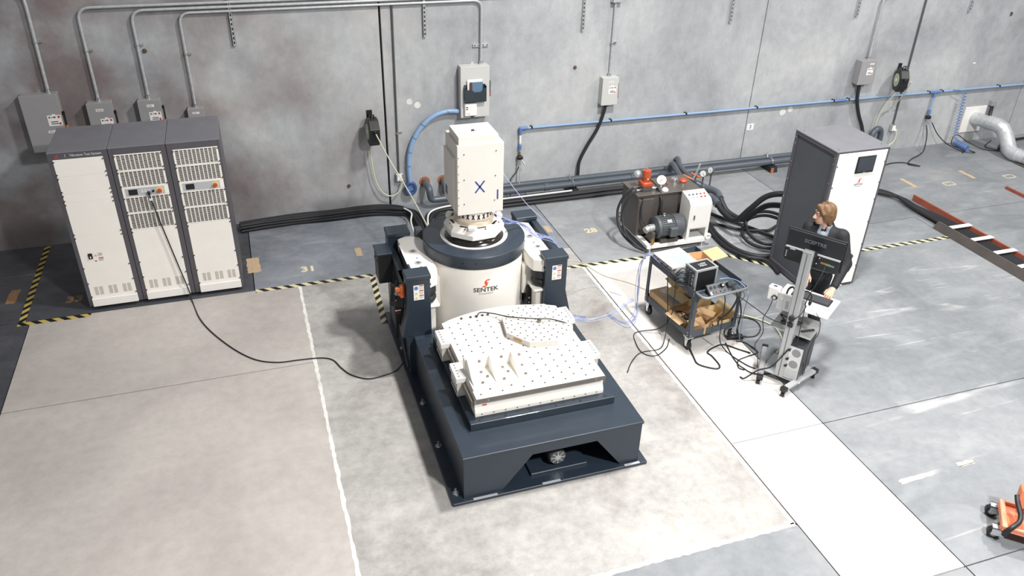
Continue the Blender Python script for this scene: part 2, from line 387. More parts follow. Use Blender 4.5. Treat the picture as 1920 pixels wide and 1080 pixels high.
# ---- hazard tape
M_hazL = stripes('hazard_tape_yellow', 'c9b25f', '17181a', .155, 1.0)
M_hazR = stripes('hazard_tape_cream', 'ddd2a8', '1d1d1f', .155, 1.0)
def tape(x0, y0, x1, y1, m, label, wd=.075):
    d = math.hypot(x1-x0, y1-y0)
    o = MB().box(-d/2, d/2, -wd/2, wd/2, 0, .002).build('hazard_tape', m, loc=((x0+x1)/2, (y0+y1)/2, .0005)); o.rotation_euler = (0, 0, math.atan2(y1-y0, x1-x0))
    tag(o, label, 'tape', 'hazard tape strips on the floor')
tape(-2.93, 9.45, -2.93, 11.47, M_hazL, 'black and yellow hazard tape running from the back wall along far left floor')
tape(-2.97, 9.405, -2.17, 9.405, M_hazL, 'short black and yellow hazard tape at front left corner of the rack cabinets')
tape(-.23, 9.43, 1.29, 9.43, M_hazR, 'striped hazard tape between rack cabinets and shaker, running along the dark slab edge')
tape(1.275, 9.39, 1.225, 8.22, M_hazR, 'striped hazard tape leading to the back left corner of the shaker base')
tape(3.85, 8.90, 5.07, 8.87, M_hazR, 'striped hazard tape between shaker and hydraulic power unit')
tape(6.08, 8.77, 6.70, 8.15, M_hazR, 'slanted striped hazard tape between utility cart and tall chiller cabinet')
tape(8.16, 8.20, 9.93, 8.18, M_hazR, 'striped hazard tape from tall chiller cabinet to the steel cable channel')
# ---- painted numbers and tape patches on the floor
def marking(txt, x, y, size, m, label, r=0):
    o = text_mb(txt, size, flat_up(x, y, .001, r), .0006, weight=.008).build('floor_marking', m); tag(o, label, 'floor marking')
marking('33', -2.40, 9.85, .20, M_orgmark, 'orange stencilled number 33 on dark floor beside left rack cabinet')
M_pale0 = mat('pale_stencil', 'ddcfb2', .7, var=.1, vscale=20)
marking('31', .48, 9.83, .20, M_pale0, 'cream taped number 31 on floor between rack cabinets and shaker')
marking('28', 4.66, 9.86, .19, M_pale0, 'cream stencilled number 28 on floor left of hydraulic power unit')
def patch(x, y, lx, ly, r, m, label, seed):
    rr = random.Random(seed); n = 8; pts = []
    for k in range(4):
        cx, cy = ((-1,-1),(1,-1),(1,1),(-1,1))[k]; dx, dy = ((1,0),(0,1),(-1,0),(0,-1))[k]
        for i in range(n):
            t = 2*i/n; pts.append(Vector(((cx+dx*t)*lx/2+rr.uniform(-.008, .008), (cy+dy*t)*ly/2+rr.uniform(-.008, .008), 0)))
    M = Matrix.Translation((x, y, .0006)) @ Matrix.Rotation(r, 4, 'Z')
    o = MB().prism(pts, (0, 0, .0012), M).build('floor_tape', m); tag(o, label, 'tape', 'tape patches on the floor')
patch(-.22, 10.14, .17, .42, .02, M_tan, 'worn tan tape patch on floor beside right rack cabinet', 1)
patch(1.21, 10.13, .09, .24, .0, M_tan, 'small tan tape strip on dark floor between rack cabinets and shaker', 2)
patch(4.05, 10.08, .09, .22, .0, M_tan, 'small tan tape strip on floor behind the shaker', 3)
patch(10.75, 10.07, .08, .36, .0, M_tan, 'tan tape dash on floor right of the tall chiller cabinet', 4)
patch(12.07, 10.09, .08, .36, .0, M_tan, 'tan tape dash on floor in front of the galvanised duct', 5)
patch(-3.14, 10.12, .11, .34, -.05, M_orgmark, 'orange tape patch on dark floor at far left edge', 6)
M_pale = mat('faded_tape', 'd9cfae', .7, var=.12, vscale=20)
patch(5.62, 4.14, .40, .05, .02, M_pale, 'faded cream tape dash on grey floor near the bright slab strip', 7)
patch(6.24, 4.16, .20, .05, .0, M_pale, 'short faded cream tape dash above the orange lift cart', 8)
def ringmark(x, y, label):
    mb = MB()
    for q in ((-.1,-.06,.2,.02), (-.1,.06,.2,.02), (-.1,0,.02,.14), (.1,0,.02,.14)):
        mb.box(x+q[0]-(.01 if q[2] < .1 else 0), x+q[0]+(q[2] if q[2] > .1 else .01), y+q[1]-q[3]/2, y+q[1]+q[3]/2, .0005, .0018)
    tag(mb.build('floor_marking', M_pale), label, 'floor marking', 'outlined squares on the far right floor')
ringmark(11.43, 9.84, 'small outlined square marking between the two tan tape dashes')
ringmark(12.76, 9.82, 'small outlined square marking nearest the galvanised duct')
# ================================================================== conduits and struts on the wall
def conduit(pts, r, label, m=None, clamps=(), n=10, dense=0):
    t = thing('conduit', label, 'conduit', (pts[0][0], WY, 0))
    MB().tube(pts, r, n, dense=dense).build('pipe', m or M_steel, t, world=True)
    for c in clamps:
        k = MB().cyl((c[0], c[1]-.001, c[2]-.012), (c[0], c[1]-.001, c[2]+.012), r*1.28, 12)
        k.box(c[0]-r*1.3, c[0]+.075, c[1]+r*.6, WY-.001, c[2]-.012, c[2]+.012); k.build('clamp', M_zinc, t, world=True)
    return t
def bend(a, b, c, r, n=7):
    # rounded corner a-b-c
    a, b, c = Vector(a), Vector(b), Vector(c); p = b+(a-b).normalized()*r; q = b+(c-b).normalized()*r
    return [(1-t)**2*p+2*t*(1-t)*b+t*t*q for t in [i/n for i in range(n+1)]]
YC = WY-.045
conduit([(-2.39, YC, 2.13), (-2.375, YC, 3.15)]+bend((-2.375, YC, 3.1), (-2.375, YC, 3.45), (-2.9, YC, 3.45), .2)+[(-9, YC, 3.45)], .021, 'galvanised conduit rising from the large grey disconnect at far left', clamps=[(-2.38, YC, 2.8)])
for x, zt, zb, xe, lb, zc in ((-1.835, 3.185, 1.99, 26, 'galvanised conduit bending right above second grey disconnect, topmost of the three', 2.66), (-1.228, 3.128, 1.98, 5.2, 'galvanised conduit bending right above third grey disconnect, middle of the three', 2.7)):
    conduit([(x, YC, zb), (x, YC, zt-.25)]+bend((x, YC, zb), (x, YC, zt), (x+1, YC, zt), .16)+[(xe, YC, zt)], .019, lb, clamps=[(x, YC, zc)])
conduit([(-.665, YC, 1.81), (-.665, YC, 2.8)]+bend((-.665, YC, 2), (-.665, YC, 3.073), (0, YC, 3.073), .14)+bend((0, YC, 3.073), (3.395, YC, 3.073), (3.395, YC, 2), .12)+[(3.39, YC, 2.13)], .017, 'galvanised conduit from small grey junction box running right and down to the light grey cabinet', clamps=[(-.665, YC, 2.55)])
conduit([(5.51, YC, 1.80), (5.51, YC, 3.0)], .017, 'straight galvanised conduit above the middle light grey disconnect', clamps=[(5.51, YC, 2.35)])
conduit([(10.50, YC, 1.76), (10.50, YC, 2.6)]+bend((10.5, YC, 2.6), (10.50, YC, 2.86), (11, YC, 2.86), .12)+[(11.40, YC, 2.86)], .019, 'galvanised conduit bending right above the disconnect with red handle')
M_dkcon = mat('dark_conduit', '6b6d70', .4, metal=.6)
conduit([(2.085, WY-.02, .53), (2.105, WY-.02, 3.07)], .014, 'thin dark conduit running down to the outlet beside the wall joint', M_dkcon, clamps=[(2.09, WY-.02, 1.2)])
conduit([(11.47, WY-.02, .50), (11.42, WY-.02, 4.2)], .016, 'thin dark conduit running down behind the right cord reel', M_dkcon)
jb = thing('junction_box', 'small galvanised junction box at the top of the straight conduit', 'junction box', (5.52, WY, 3.0))
MB().rbox(5.44, 5.60, WY-.09, WY, 2.96, 3.10, .006).build('body', M_zinc, jb, True); MB().box(5.45, 5.59, WY-.096, WY-.09, 2.97, 3.09).build('cover', M_steel, jb, True)
for i, (x, z, lb) in enumerate(((-.035, 2.62, 'slotted strut channel left, carrying the three horizontal conduits'), (2.56, 2.60, 'slotted strut channel right of the dark wall joint'), (5.0, 2.56, 'slotted strut channel left of the middle disconnect conduit'), (7.57, 2.56, 'slotted strut channel near the centre right wall joint'), (10.03, 2.54, 'slotted strut channel above the disconnect with red handle'), (12.47, 2.52, 'slotted strut channel furthest right on the wall'))):
    t = thing('strut_channel', lb, 'strut', (x, WY, z), group='strut channels high on the wall')
    mb = MB(); zt = 3.9
    mb.box(x-.021, x-.017, WY-.041, WY, z, zt).box(x+.017, x+.021, WY-.041, WY, z, zt).box(x-.021, x+.021, WY-.003, WY-.001, z, zt).box(x-.021, x-.008, WY-.041, WY-.037, z, zt).box(x+.008, x+.021, WY-.041, WY-.037, z, zt)
    zz = z+.0
    while zz < zt: mb.box(x-.009, x+.009, WY-.039, WY-.036, zz, zz+.022); zz += .06
    mb.build('channel', M_steel, t, True)
    MB().box(x-.015, x+.015, WY-.006, WY-.004, z, zt).build('channel_shade_strip', M_hole, t, True).name = 'shade_strip'  # dark strip painting in the shade inside the open channel
# strut crosspiece behind the centre cabinet conduit
t = thing('strut_crosspiece', 'short horizontal strut clamping the conduit above the light grey cabinet', 'strut', (3.39, WY, 2.43))
MB().box(3.275, 3.515, WY-.03, WY, 2.415, 2.455).build('channel', M_steel, t, True)
for xx in (3.30, 3.36, 3.43, 3.49): MB().box(xx-.01, xx+.01, WY-.033, WY-.03, 2.428, 2.442).build('slot', M_hole, t, True)
# ================================================================== electrical boxes
def lines(mb, x0, x1, z0, z1, y, n, rr):
    for i in range(n):
        z = z1-(z1-z0)*(i+.5)/n; h = (z1-z0)/n*.22; e = x0+(x1-x0)*rr.uniform(.6, 1)
        mb.box(x0, e, y-.0008, y, z-h, z+h)
def disconnect(x0, x1, z0, z1, dep, m, label, hub, sticker=None, plate=None, handle=None, hz=None, seed=0, orange=False):
    rr = random.Random(seed); yf = WY-dep
    t = thing('disconnect_box', label, 'electrical box', ((x0+x1)/2, WY, z0))
    MB().rbox(x0, x1, yf+.012, WY, z0, z1, .006).build('body', m, t, True)
    MB().rbox(x0-.004, x1+.004, yf, yf+.014, z0-.004, z1+.004, .004).build('cover', m, t, True)
    MB().cyl((hub, YC, z1-.005), (hub, YC, z1+.03), .03, 12).cyl((hub, YC, z1+.03), (hub, YC, z1+.05), .025, 12).build('conduit_hub', M_zinc, t, True)
    for zz in (z1-.02, z0+.02):
        MB().box((x0+x1)/2-.02, (x0+x1)/2+.02, WY-.004, WY-.0005, zz+(.0 if zz > (z0+z1)/2 else -.05), zz+(.05 if zz > (z0+z1)/2 else 0)).build('mounting_tab', M_zinc, t, True)
    if plate:
        a, b, c, d = plate; p = MB().box(a, b, yf-.002, yf, c, d).build('name_plate', M_paper, t, True)
        mb = MB(); lines(mb, a+.008, b-.008, c+.004, d-.004, yf-.002, 2, rr); mb.build('lettering', M_print, p, True)
    if sticker:
        a, b, c, d = sticker; p = MB().box(a, b, yf-.002, yf, c, d).box((a+b)/2-.02, (a+b)/2+.02, yf-.002, yf, d, d+.015).build('warning_sticker', M_paper, t, True)
        mb = MB(); w, h = b-a, d-c
        for q in ((.1, .22), (.32, .38), (.44, .60)): mb.box(a+w*q[0], a+w*q[1], yf-.003, yf-.002, c+h*.74, c+h*.88)
        mb.box(a+w*.2, a+w*.72, yf-.003, yf-.002, c+h*.34, c+h*.42).box(a+w*.2, a+w*.75, yf-.003, yf-.002, c+h*.16, c+h*.24)
        mb.build('lettering', M_ink, p, True)
        MB().box(a+w*.76, a+w*.92, yf-.003, yf-.002, c+h*.72, c+h*.92).box(a+w*.78, a+w*.92, yf-.003, yf-.002, c+h*.08, c+h*.3).build('red_mark', M_red, p, True)
    if handle:
        hm = M_black
        MB().cyl((x1, yf+.06, hz), (x1+.03, yf+.06, hz), .022, 12).build('handle_pivot', M_black, t, True)
        h = MB().rbox(x1+.012, x1+.030, yf+.035, yf+.075, hz-.16, hz+.03, .005).build('handle', hm, t, True)
        MB().rbox(x1+.008, x1+.036, yf+.03, yf+.08, hz-.215, hz-.155, .01).build('handle_grip', M_orange if orange else M_red, h, True)
    return t
disconnect(-2.72, -2.29, 1.42, 2.165, .16, M_boxgrey, 'large grey wall disconnect at far left, partly behind the rack cabinets', -2.39, (-2.46, -2.30, 1.76, 1.90), (-2.49, -2.39, 1.665, 1.70), True, 1.90, 1, True)
disconnect(-1.98, -1.68, 1.45, 2.01, .15, M_boxgrey, 'grey wall disconnect, second from the left above the rack cabinets', -1.835, (-1.85, -1.70, 1.68, 1.80), (-1.88, -1.79, 1.90, 1.935), True, 1.86, 2)
disconnect(-1.365, -1.085, 1.45, 2.0, .15, M_boxgrey, 'grey wall disconnect, third from the left above the rack cabinets', -1.228, (-1.25, -1.10, 1.72, 1.84), (-1.26, -1.17, 1.91, 1.945), True, 1.88, 3)
disconnect(-.77, -.565, 1.50, 1.835, .13, M_boxgrey, 'small grey junction box with white name plate above the right rack cabinet', -.665, None, (-.715, -.625, 1.765, 1.79), None, None, 4)
b1 = disconnect(3.05, 3.49, 1.40, 2.165, .16, M_boxlight, 'large light grey wall disconnect with document holder behind the shaker tower', 3.39, None, None, True, 1.90, 5)
disconnect(5.365, 5.635, 1.40, 1.835, .14, M_boxlight, 'light grey wall disconnect with red handle and black cable hanging below, centre of wall', 5.51, (5.47, 5.60, 1.58, 1.70), (5.46, 5.55, 1.755, 1.78), True, 1.70, 6)
disconnect(10.28, 10.60, 1.385, 1.80, .16, M_boxgrey, 'grey wall disconnect with red handle behind the tall chiller cabinet', 10.50, (10.42, 10.55, 1.55, 1.67), (10.45, 10.54, 1.73, 1.755), True, 1.66, 7)
# document holder + router on the centre cabinet
yf = WY-.16
t = thing('document_holder', 'black wall file holder on the front of the light grey cabinet', 'file holder', (3.27, yf-.05, 1.66))
mb = MB().box(3.10, 3.42, yf-.012, yf-.001, 1.66, 1.90)
mb.prism([(3.10, yf-.075, 1.655), (3.42, yf-.075, 1.655), (3.42, yf-.075, 1.86), (3.385, yf-.075, 1.86), (3.345, yf-.075, 1.80), (3.245, yf-.075, 1.80), (3.19, yf-.075, 1.84), (3.10, yf-.075, 1.84)], (0, .006, 0))
mb.box(3.10, 3.42, yf-.075, yf-.001, 1.652, 1.658).box(3.095, 3.101, yf-.075, yf-.001, 1.655, 1.89).box(3.419, 3.425, yf-.075, yf-.001, 1.655, 1.89)
mb.build('tray', mat('smoked_plastic', '2c3840', .25), t, True)
MB().box(3.14, 3.37, yf-.034, yf-.026, 1.665, 1.985).build('sheet_stack', M_paper, t, True)
o = MB().box(3.21, 3.37, yf-.055, yf-.040, 1.665, 1.945).build('manual', mat('manual_blue', '5f7c9a', .5), None); tag(o, 'blue bound manual standing in the wall file holder', 'manual')
o = MB().box(3.175, 3.21, yf-.058, yf-.038, 1.665, 1.945).build('binder', mat('binder_brown', '5b3a32', .5), None); tag(o, 'brown document binder edge beside the blue manual in wall file holder', 'binder')
t = thing('wall_controller', 'white wall thermostat-like controller box below the file holder', 'controller', (3.20, yf, 1.43))
c_ = MB().rbox(3.095, 3.285, yf-.05, yf-.001, 1.43, 1.625, .012).build('case', M_white, t, True)
MB().box(3.115, 3.145, yf-.052, yf-.05, 1.565, 1.58).box(3.115, 3.145, yf-.052, yf-.05, 1.535, 1.55).build('indicator', M_ink, t, True)
MB().box(3.13, 3.14, yf-.052, yf-.05, 1.47, 1.48).box(3.155, 3.17, yf-.052, yf-.05, 1.47, 1.48).box(3.155, 3.17, yf-.052, yf-.05, 1.45, 1.457).build('button', M_print, t, True)
MB().box(3.20, 3.24, yf-.03, yf-.01, 1.405, 1.43).build('cable_gland', M_black, t, True)
# blue flexible hose from the cabinet to a ring
t = thing('blue_hose', 'light blue flexible hose curving from the light grey cabinet down to a navy ring', 'hose', (2.24, WY, .2))
yb = WY-.07
MB().tube([(3.05, yb, 1.475), (2.86, yb, 1.49), (2.66, yb, 1.44), (2.48, yb, 1.31), (2.34, yb, 1.12), (2.26, yb, .90), (2.235, yb, .66), (2.245, yb, .42)], .036, 12, dense=8).build('hose', M_blue, t, True)
for q in ((2.865, 1.49), (2.48, 1.31), (2.34, 1.12), (2.26, .90), (2.236, .68)): MB().cyl((q[0]-.004, yb, q[1]-.006), (q[0]+.004, yb, q[1]+.006), .039, 12).build('tie_band', mat('band_blue', '5f7fa8', .5), t, True)
MB().tube([(2.245+.075*math.cos(a), yb-.02, .31+.095*math.sin(a)) for a in [2*PI*i/20 for i in range(20)]], .026, 10, closed=True).build('ring', M_navy, t, True)
MB().cyl((2.245, yb+.06, .31), (2.245, yb-.01, .31), .05, 14).build('socket', M_blue2, t, True)
# black cable below the centre disconnect and the right disconnect
def cable(name, pts, r, m, label, cat='cable', dense=6, n=8, group=None):
    o = MB().tube(pts, r, n, dense=dense).build(name, m); return tag(o, label, cat, group)
cable('power_cable', [(5.47, WY-.07, 1.40), (5.455, WY-.07, 1.27), (5.37, WY-.065, 1.0), (5.20, WY-.06, .70), (5.09, WY-.06, .45), (5.07, WY-.08, .22)], .028, M_rubber, 'thick black cable curving down from the centre wall disconnect')
cable('power_cable', [(10.40, WY-.08, 1.39), (10.43, WY-.08, 1.1), (10.56, WY-.07, .8), (10.70, WY-.08, .55), (10.74, WY-.2, .25)], .032, M_rubber, 'thick black cable hanging from the right wall disconnect behind the chiller')
# ---- outlets
def outlet(x, z, label):
    t = thing('wall_outlet', label, 'outlet', (x, WY, z))
    MB().rbox(x-.055, x+.055, WY-.06, WY, z-.065, z+.065, .006).build('box', M_zinc, t, True)
    MB().rbox(x-.035, x+.035, WY-.068, WY-.06, z-.05, z+.05, .003).build('receptacle', M_white, t, True)
    MB().rbox(x+.0, x+.045, WY-.10, WY-.06, z-.05, z-.01, .008).build('plug', M_cream, t, True)
outlet(2.085, .49, 'galvanised outlet box right of the dark wall joint')
outlet(11.47, .45, 'galvanised outlet box under the right cord reel')
# ---- cord reels
def reel(x, z, label, rz=0):
    t = thing('cord_reel', label, 'cord reel', (x, WY, z-.2)); yc = WY-.25
    oct_ = [(x-.075, yc+.20*math.cos(a), z+.21*math.sin(a)) for a in [PI/8+PI/4*i for i in range(8)]]
    MB().prism(oct_, (.15, 0, 0)).build('housing', M_black, t, True, bevel=.012)
    MB().cyl((x-.074, yc, z), (x-.084, yc, z), .115, 24).build('side_disc', mat('pale_green_disc', 'b9c6a2', .5), t, True)
    MB().cyl((x-.083, yc, z), (x-.09, yc, z), .03, 12).build('hub', M_white, t, True)
    MB().box(x-.02, x+.02, WY-.16, WY-.001, z+.12, z+.19).box(x-.04, x+.04, WY-.012, WY-.001, z-.02, z+.24).build('bracket', M_black, t, True)
    MB().tube([(x-.02, yc+.02, z+.2), (x-.02, yc-.03, z+.25), (x+.02, yc-.03, z+.25), (x+.02, yc+.02, z+.2)], .009, 6, dense=4).build('carry_handle', M_black, t, True)
    MB().rbox(x-.02, x+.02, yc-.215, yc-.17, z+.02, z+.07, .006).build('cord_guide', M_black, t, True); t.rotation_euler = (0, 0, rz)
reel(1.695, 1.345, 'black cord reel with pale green disc left of the dark wall joint')
reel(11.26, 1.43, 'black cord reel with pale green disc at right above the blue air pipe', -.42)
cable('reel_cord', [(1.66, WY-.2, 1.15), (1.66, WY-.12, .95), (1.70, WY-.10, .55), (1.80, WY-.1, .30), (1.95, WY-.1, .22), (2.07, WY-.1, .30), (2.11, WY-.1, .42)], .009, M_yel, 'pale yellow cord looping from left cord reel to the wall outlet')
cable('reel_cord', [(1.70, WY-.44, 1.38), (1.80, 10.6, 1.15), (1.90, 10.0, .98), (1.97, 9.3, .84), (2.00, 8.75, .75), (2.02, 8.36, .70)], .009, M_yel, 'pale yellow cord stretched from left cord reel to the back of the shaker')
cable('reel_cord', [(11.19, WY-.44, 1.46), (11.24, WY-.3, 1.2), (11.30, WY-.12, .95), (11.32, WY-.05, .84)], .011, M_yel, 'pale yellow cord hanging from the front of the right cord reel')
cable('reel_cord', [(11.10, WY-.25, 1.22), (11.02, WY-.1, .8), (11.02, WY-.08, .4), (11.12, WY-.1, .18), (11.30, WY-.12, .12), (11.50, WY-.12, .22), (11.52, WY-.1, .42)], .010, M_yel, 'pale yellow cord looping below the right cord reel to the outlet')
# ---- blue air pipe along the wall
t = thing('air_pipe', 'long thin blue compressed air pipe running along the back wall', 'pipe', (4.05, WY, .6)); ya = WY-.05; za = 1.105
MB().cyl((4.05, ya, za), (20, ya, za-.045), .019, 10).build('pipe', M_blue, t, True)
MB().cyl((4.045, ya, 1.10), (4.045, ya, .73), .017, 10).build('drop_pipe', M_blue, t, True)
MB().cyl((4.045, ya, .86), (4.045, ya, 1.0), .0185, 10).build('white_label', M_white, t, True)
MB().cyl((4.045, ya, 1.105), (4.16, ya, 1.105), .028, 12).cyl((4.045, ya, 1.12), (4.045, ya, 1.01), .028, 12).sphere((4.045, ya, 1.105), .03).build('elbow', M_blue2, t, True)
MB().cyl((4.045, ya, .83), (4.045, ya, .76), .027, 12).build('coupling', M_blue2, t, True)
for x in (4.23, 5.60, 6.98, 8.36, 9.95, 10.27, 12.08, 12.38, 13.75, 15.1):
    z = za-.045*(x-4.05)/15.95
    MB().box(x-.012, x+.012, ya-.026, WY-.001, z-.006, z+.026).build('clip', M_black, t, True)
MB().cyl((10.0, ya, za-.017), (10.22, ya, za-.018), .026, 12).build('coupling', M_blue2, t, True)
MB().cyl((12.12, ya, za-.023), (12.34, ya, za-.023), .026, 12).cyl((12.22, ya, za-.02), (12.22, ya, za-.12), .024, 10).build('tee', M_blue2, t, True)
MB().cyl((12.22, ya, 1.0), (12.22, ya, .72), .016, 10).build('drop_pipe', M_blue, t, True)
MB().cyl((12.22, ya, .74), (12.22, ya, .66), .028, 10).build('coupling', M_blue2, t, True)
def manifold(x, z, label):
    t = thing('air_manifold', label, 'air fitting', (x, WY, z-.15))
    MB().cyl((x, ya, z+.09), (x, ya, z+.02), .015, 10).build('stem', M_brass, t, True)
    MB().rbox(x-.045, x+.045, ya-.05, ya+.03, z-.03, z+.03, .012).build('block', M_black, t, True)
    MB().cyl((x-.02, ya-.03, z-.03), (x-.025, ya-.04, z-.14), .013, 10).build('coupler', M_zinc, t, True)
    MB().cyl((x+.02, ya-.03, z-.03), (x+.06, ya-.06, z-.09), .013, 10).build('coupler', M_zinc, t, True)
manifold(4.045, .625, 'black air manifold hanging below the left end of the blue pipe')
manifold(12.22, .60, 'black air manifold with two couplers under the blue pipe at right')
cable('air_hose', [(4.02, ya-.04, .49), (3.98, ya-.05, .40), (3.88, ya-.06, .28), (3.84, ya-.08, .14), (3.84, 11.25, .06)], .009, M_rubber, 'thin black air hose hanging from the left air manifold', 'hose')
cable('air_hose', [(4.03, ya-.05, .49), (4.03, ya-.08, .3), (4.0, ya-.1, .12)], .011, mat('grey_hose', 'a9abad', .5), 'thin grey air hose hanging from the left air manifold', 'hose')
cable('air_hose', [(12.20, ya-.04, .46), (12.17, 11.3, .30), (11.98, 11.1, .06), (11.6, 10.95, .012), (11.35, 10.75, .012), (11.50, 10.62, .012), (11.30, 10.85, .012), (10.95, 10.85, .012), (10.6, 10.6, .03)], .010, M_rubber, 'thin black hose from the right air manifold trailing along the floor behind the chiller', 'hose')
cable('air_hose', [(12.28, ya-.08, .51), (12.42, 11.3, .30), (12.62, 11.2, .12), (12.85, 11.0, .012), (13.05, 10.9, .012), (13.0, 11.1, .012), (12.86, 11.3, .05), (12.95, 11.35, .22), (13.15, 11.2, .10), (13.35, 11.0, .012), (13.62, 10.85, .012), (13.5, 11.1, .012), (13.9, 11.35, .012)], .009, M_rubber, 'thin black hose looping on the floor beside the coiled blue hose', 'hose')
# coiled blue hose
pts = []
for i in range(15*16+1):
    f = i/(15*16); a = i*2*PI/16
    pts.append((12.88+.02*f+.035*math.cos(a), ya-.07+.035*math.sin(a)*.6-.06*f, 1.02-.86*f))
t = thing('coil_hose', 'blue coiled air hose hanging from the blue pipe to the floor at right', 'hose', (12.9, WY-.2, 0))
MB().tube(pts, .0075, 6).build('coil', M_blue2, t, True)
MB().tube([(12.62, ya-.02, 1.10), (12.72, ya-.06, 1.10), (12.84, ya-.07, 1.06), (12.915, ya-.07, 1.02)], .008, 6, dense=4).build('lead', M_blue2, t, True)
pts = [(12.92+.03*i/160+.05*math.cos(i*2*PI/16), 11.30-.30*(i/160)**1.0+.0*i, .10+.05*math.sin(i*2*PI/16)-.04*(i/160)) for i in range(161)]
MB().tube(pts, .010, 6).build('packed_coil', M_blue2, t, True)
MB().cyl((12.90, 11.0, .04), (12.80, 10.95, .02), .012, 8).build('nozzle', M_black, t, True)
# signs and tags on the wall
o = MB().box(8.27, 8.40, WY-.004, WY, .68, .79).build('number_sign', M_paper); tag(o, 'small white sign with number 3 at the centre right wall joint', 'sign')
tt = text_mb('3', .09, face_front(8.335, WY-.0045, .735), .0004, weight=.004); 
k = tt.build('numeral', M_print, o, True)
for x, z, lb in ((11.46, 1.555, 'tiny white tag on wall right of the right cord reel'), (13.0, 1.56, 'tiny white tag on bare wall above the blue pipe at far right')):
    tag(MB().box(x-.03, x+.03, WY-.003, WY, z-.012, z+.012).build('wall_tag', M_paper), lb, 'tag')
tag(MB().box(13.48, 13.52, WY-.02, WY, 2.40, 2.46).build('wall_clip', M_dkcon), 'small dark clip high on the wall at far right', 'clip')
# ================================================================== rack cabinets
RY, RB, RT = 9.52, 10.36, 2.04
scr_proto = None
def emblem(M, s, bend=None):
    # stylised S of two slanted swooshes, height s
    P1 = [(-.20,.16),(-.08,.36),(.10,.48),(.52,.50),(.36,.34),(.10,.32),(.04,.22),(.12,.12),(.30,.06),(.10,-.02),(-.12,.02)]
    P2 = [(.20,-.16),(.08,-.36),(-.10,-.48),(-.52,-.50),(-.36,-.34),(-.10,-.32),(-.02,-.22),(-.10,-.12),(-.24,-.04),(.0,.02),(.16,.0)]
    mb = MB()
    for P in (P1, P2):
        pts = [Vector((x*s, y*s, 0)) for x, y in P]; n = len(pts); top = [q+Vector((0, 0, .0015)) for q in pts]
        vs = pts+top
        vs = [bend(q) for q in vs] if bend else [M @ q for q in vs]
        mb.add(vs, [list(range(n)), list(range(2*n-1, n-1, -1))]); mb.add(vs, [(i, i+n, (i+1) % n+n, (i+1) % n) for i in range(n)])
    return mb
def grille(x0, x1, z0, z1, y):
    mb = MB(); e = .022; m_ = .012
    mb.box(x0, x1, y, y+.012, z1-m_, z1).box(x0, x1, y, y+.012, z0, z0+m_).box(x0, x0+e, y, y+.012, z0+m_, z1-m_).box(x1-e, x1, y, y+.012, z0+m_, z1-m_)
    nc, nr = 10, 12; a, b, c, d = x0+e, x1-e, z0+m_, z1-m_
    for i in range(1, nc): x = a+(b-a)*i/nc; mb.box(x-.0048, x+.0048, y, y+.003, c, d)
    for j in range(1, nr): z = c+(d-c)*j/nr; mb.box(a, b, y+.0005, y+.0025, z-.0019, z+.0019)
    return mb
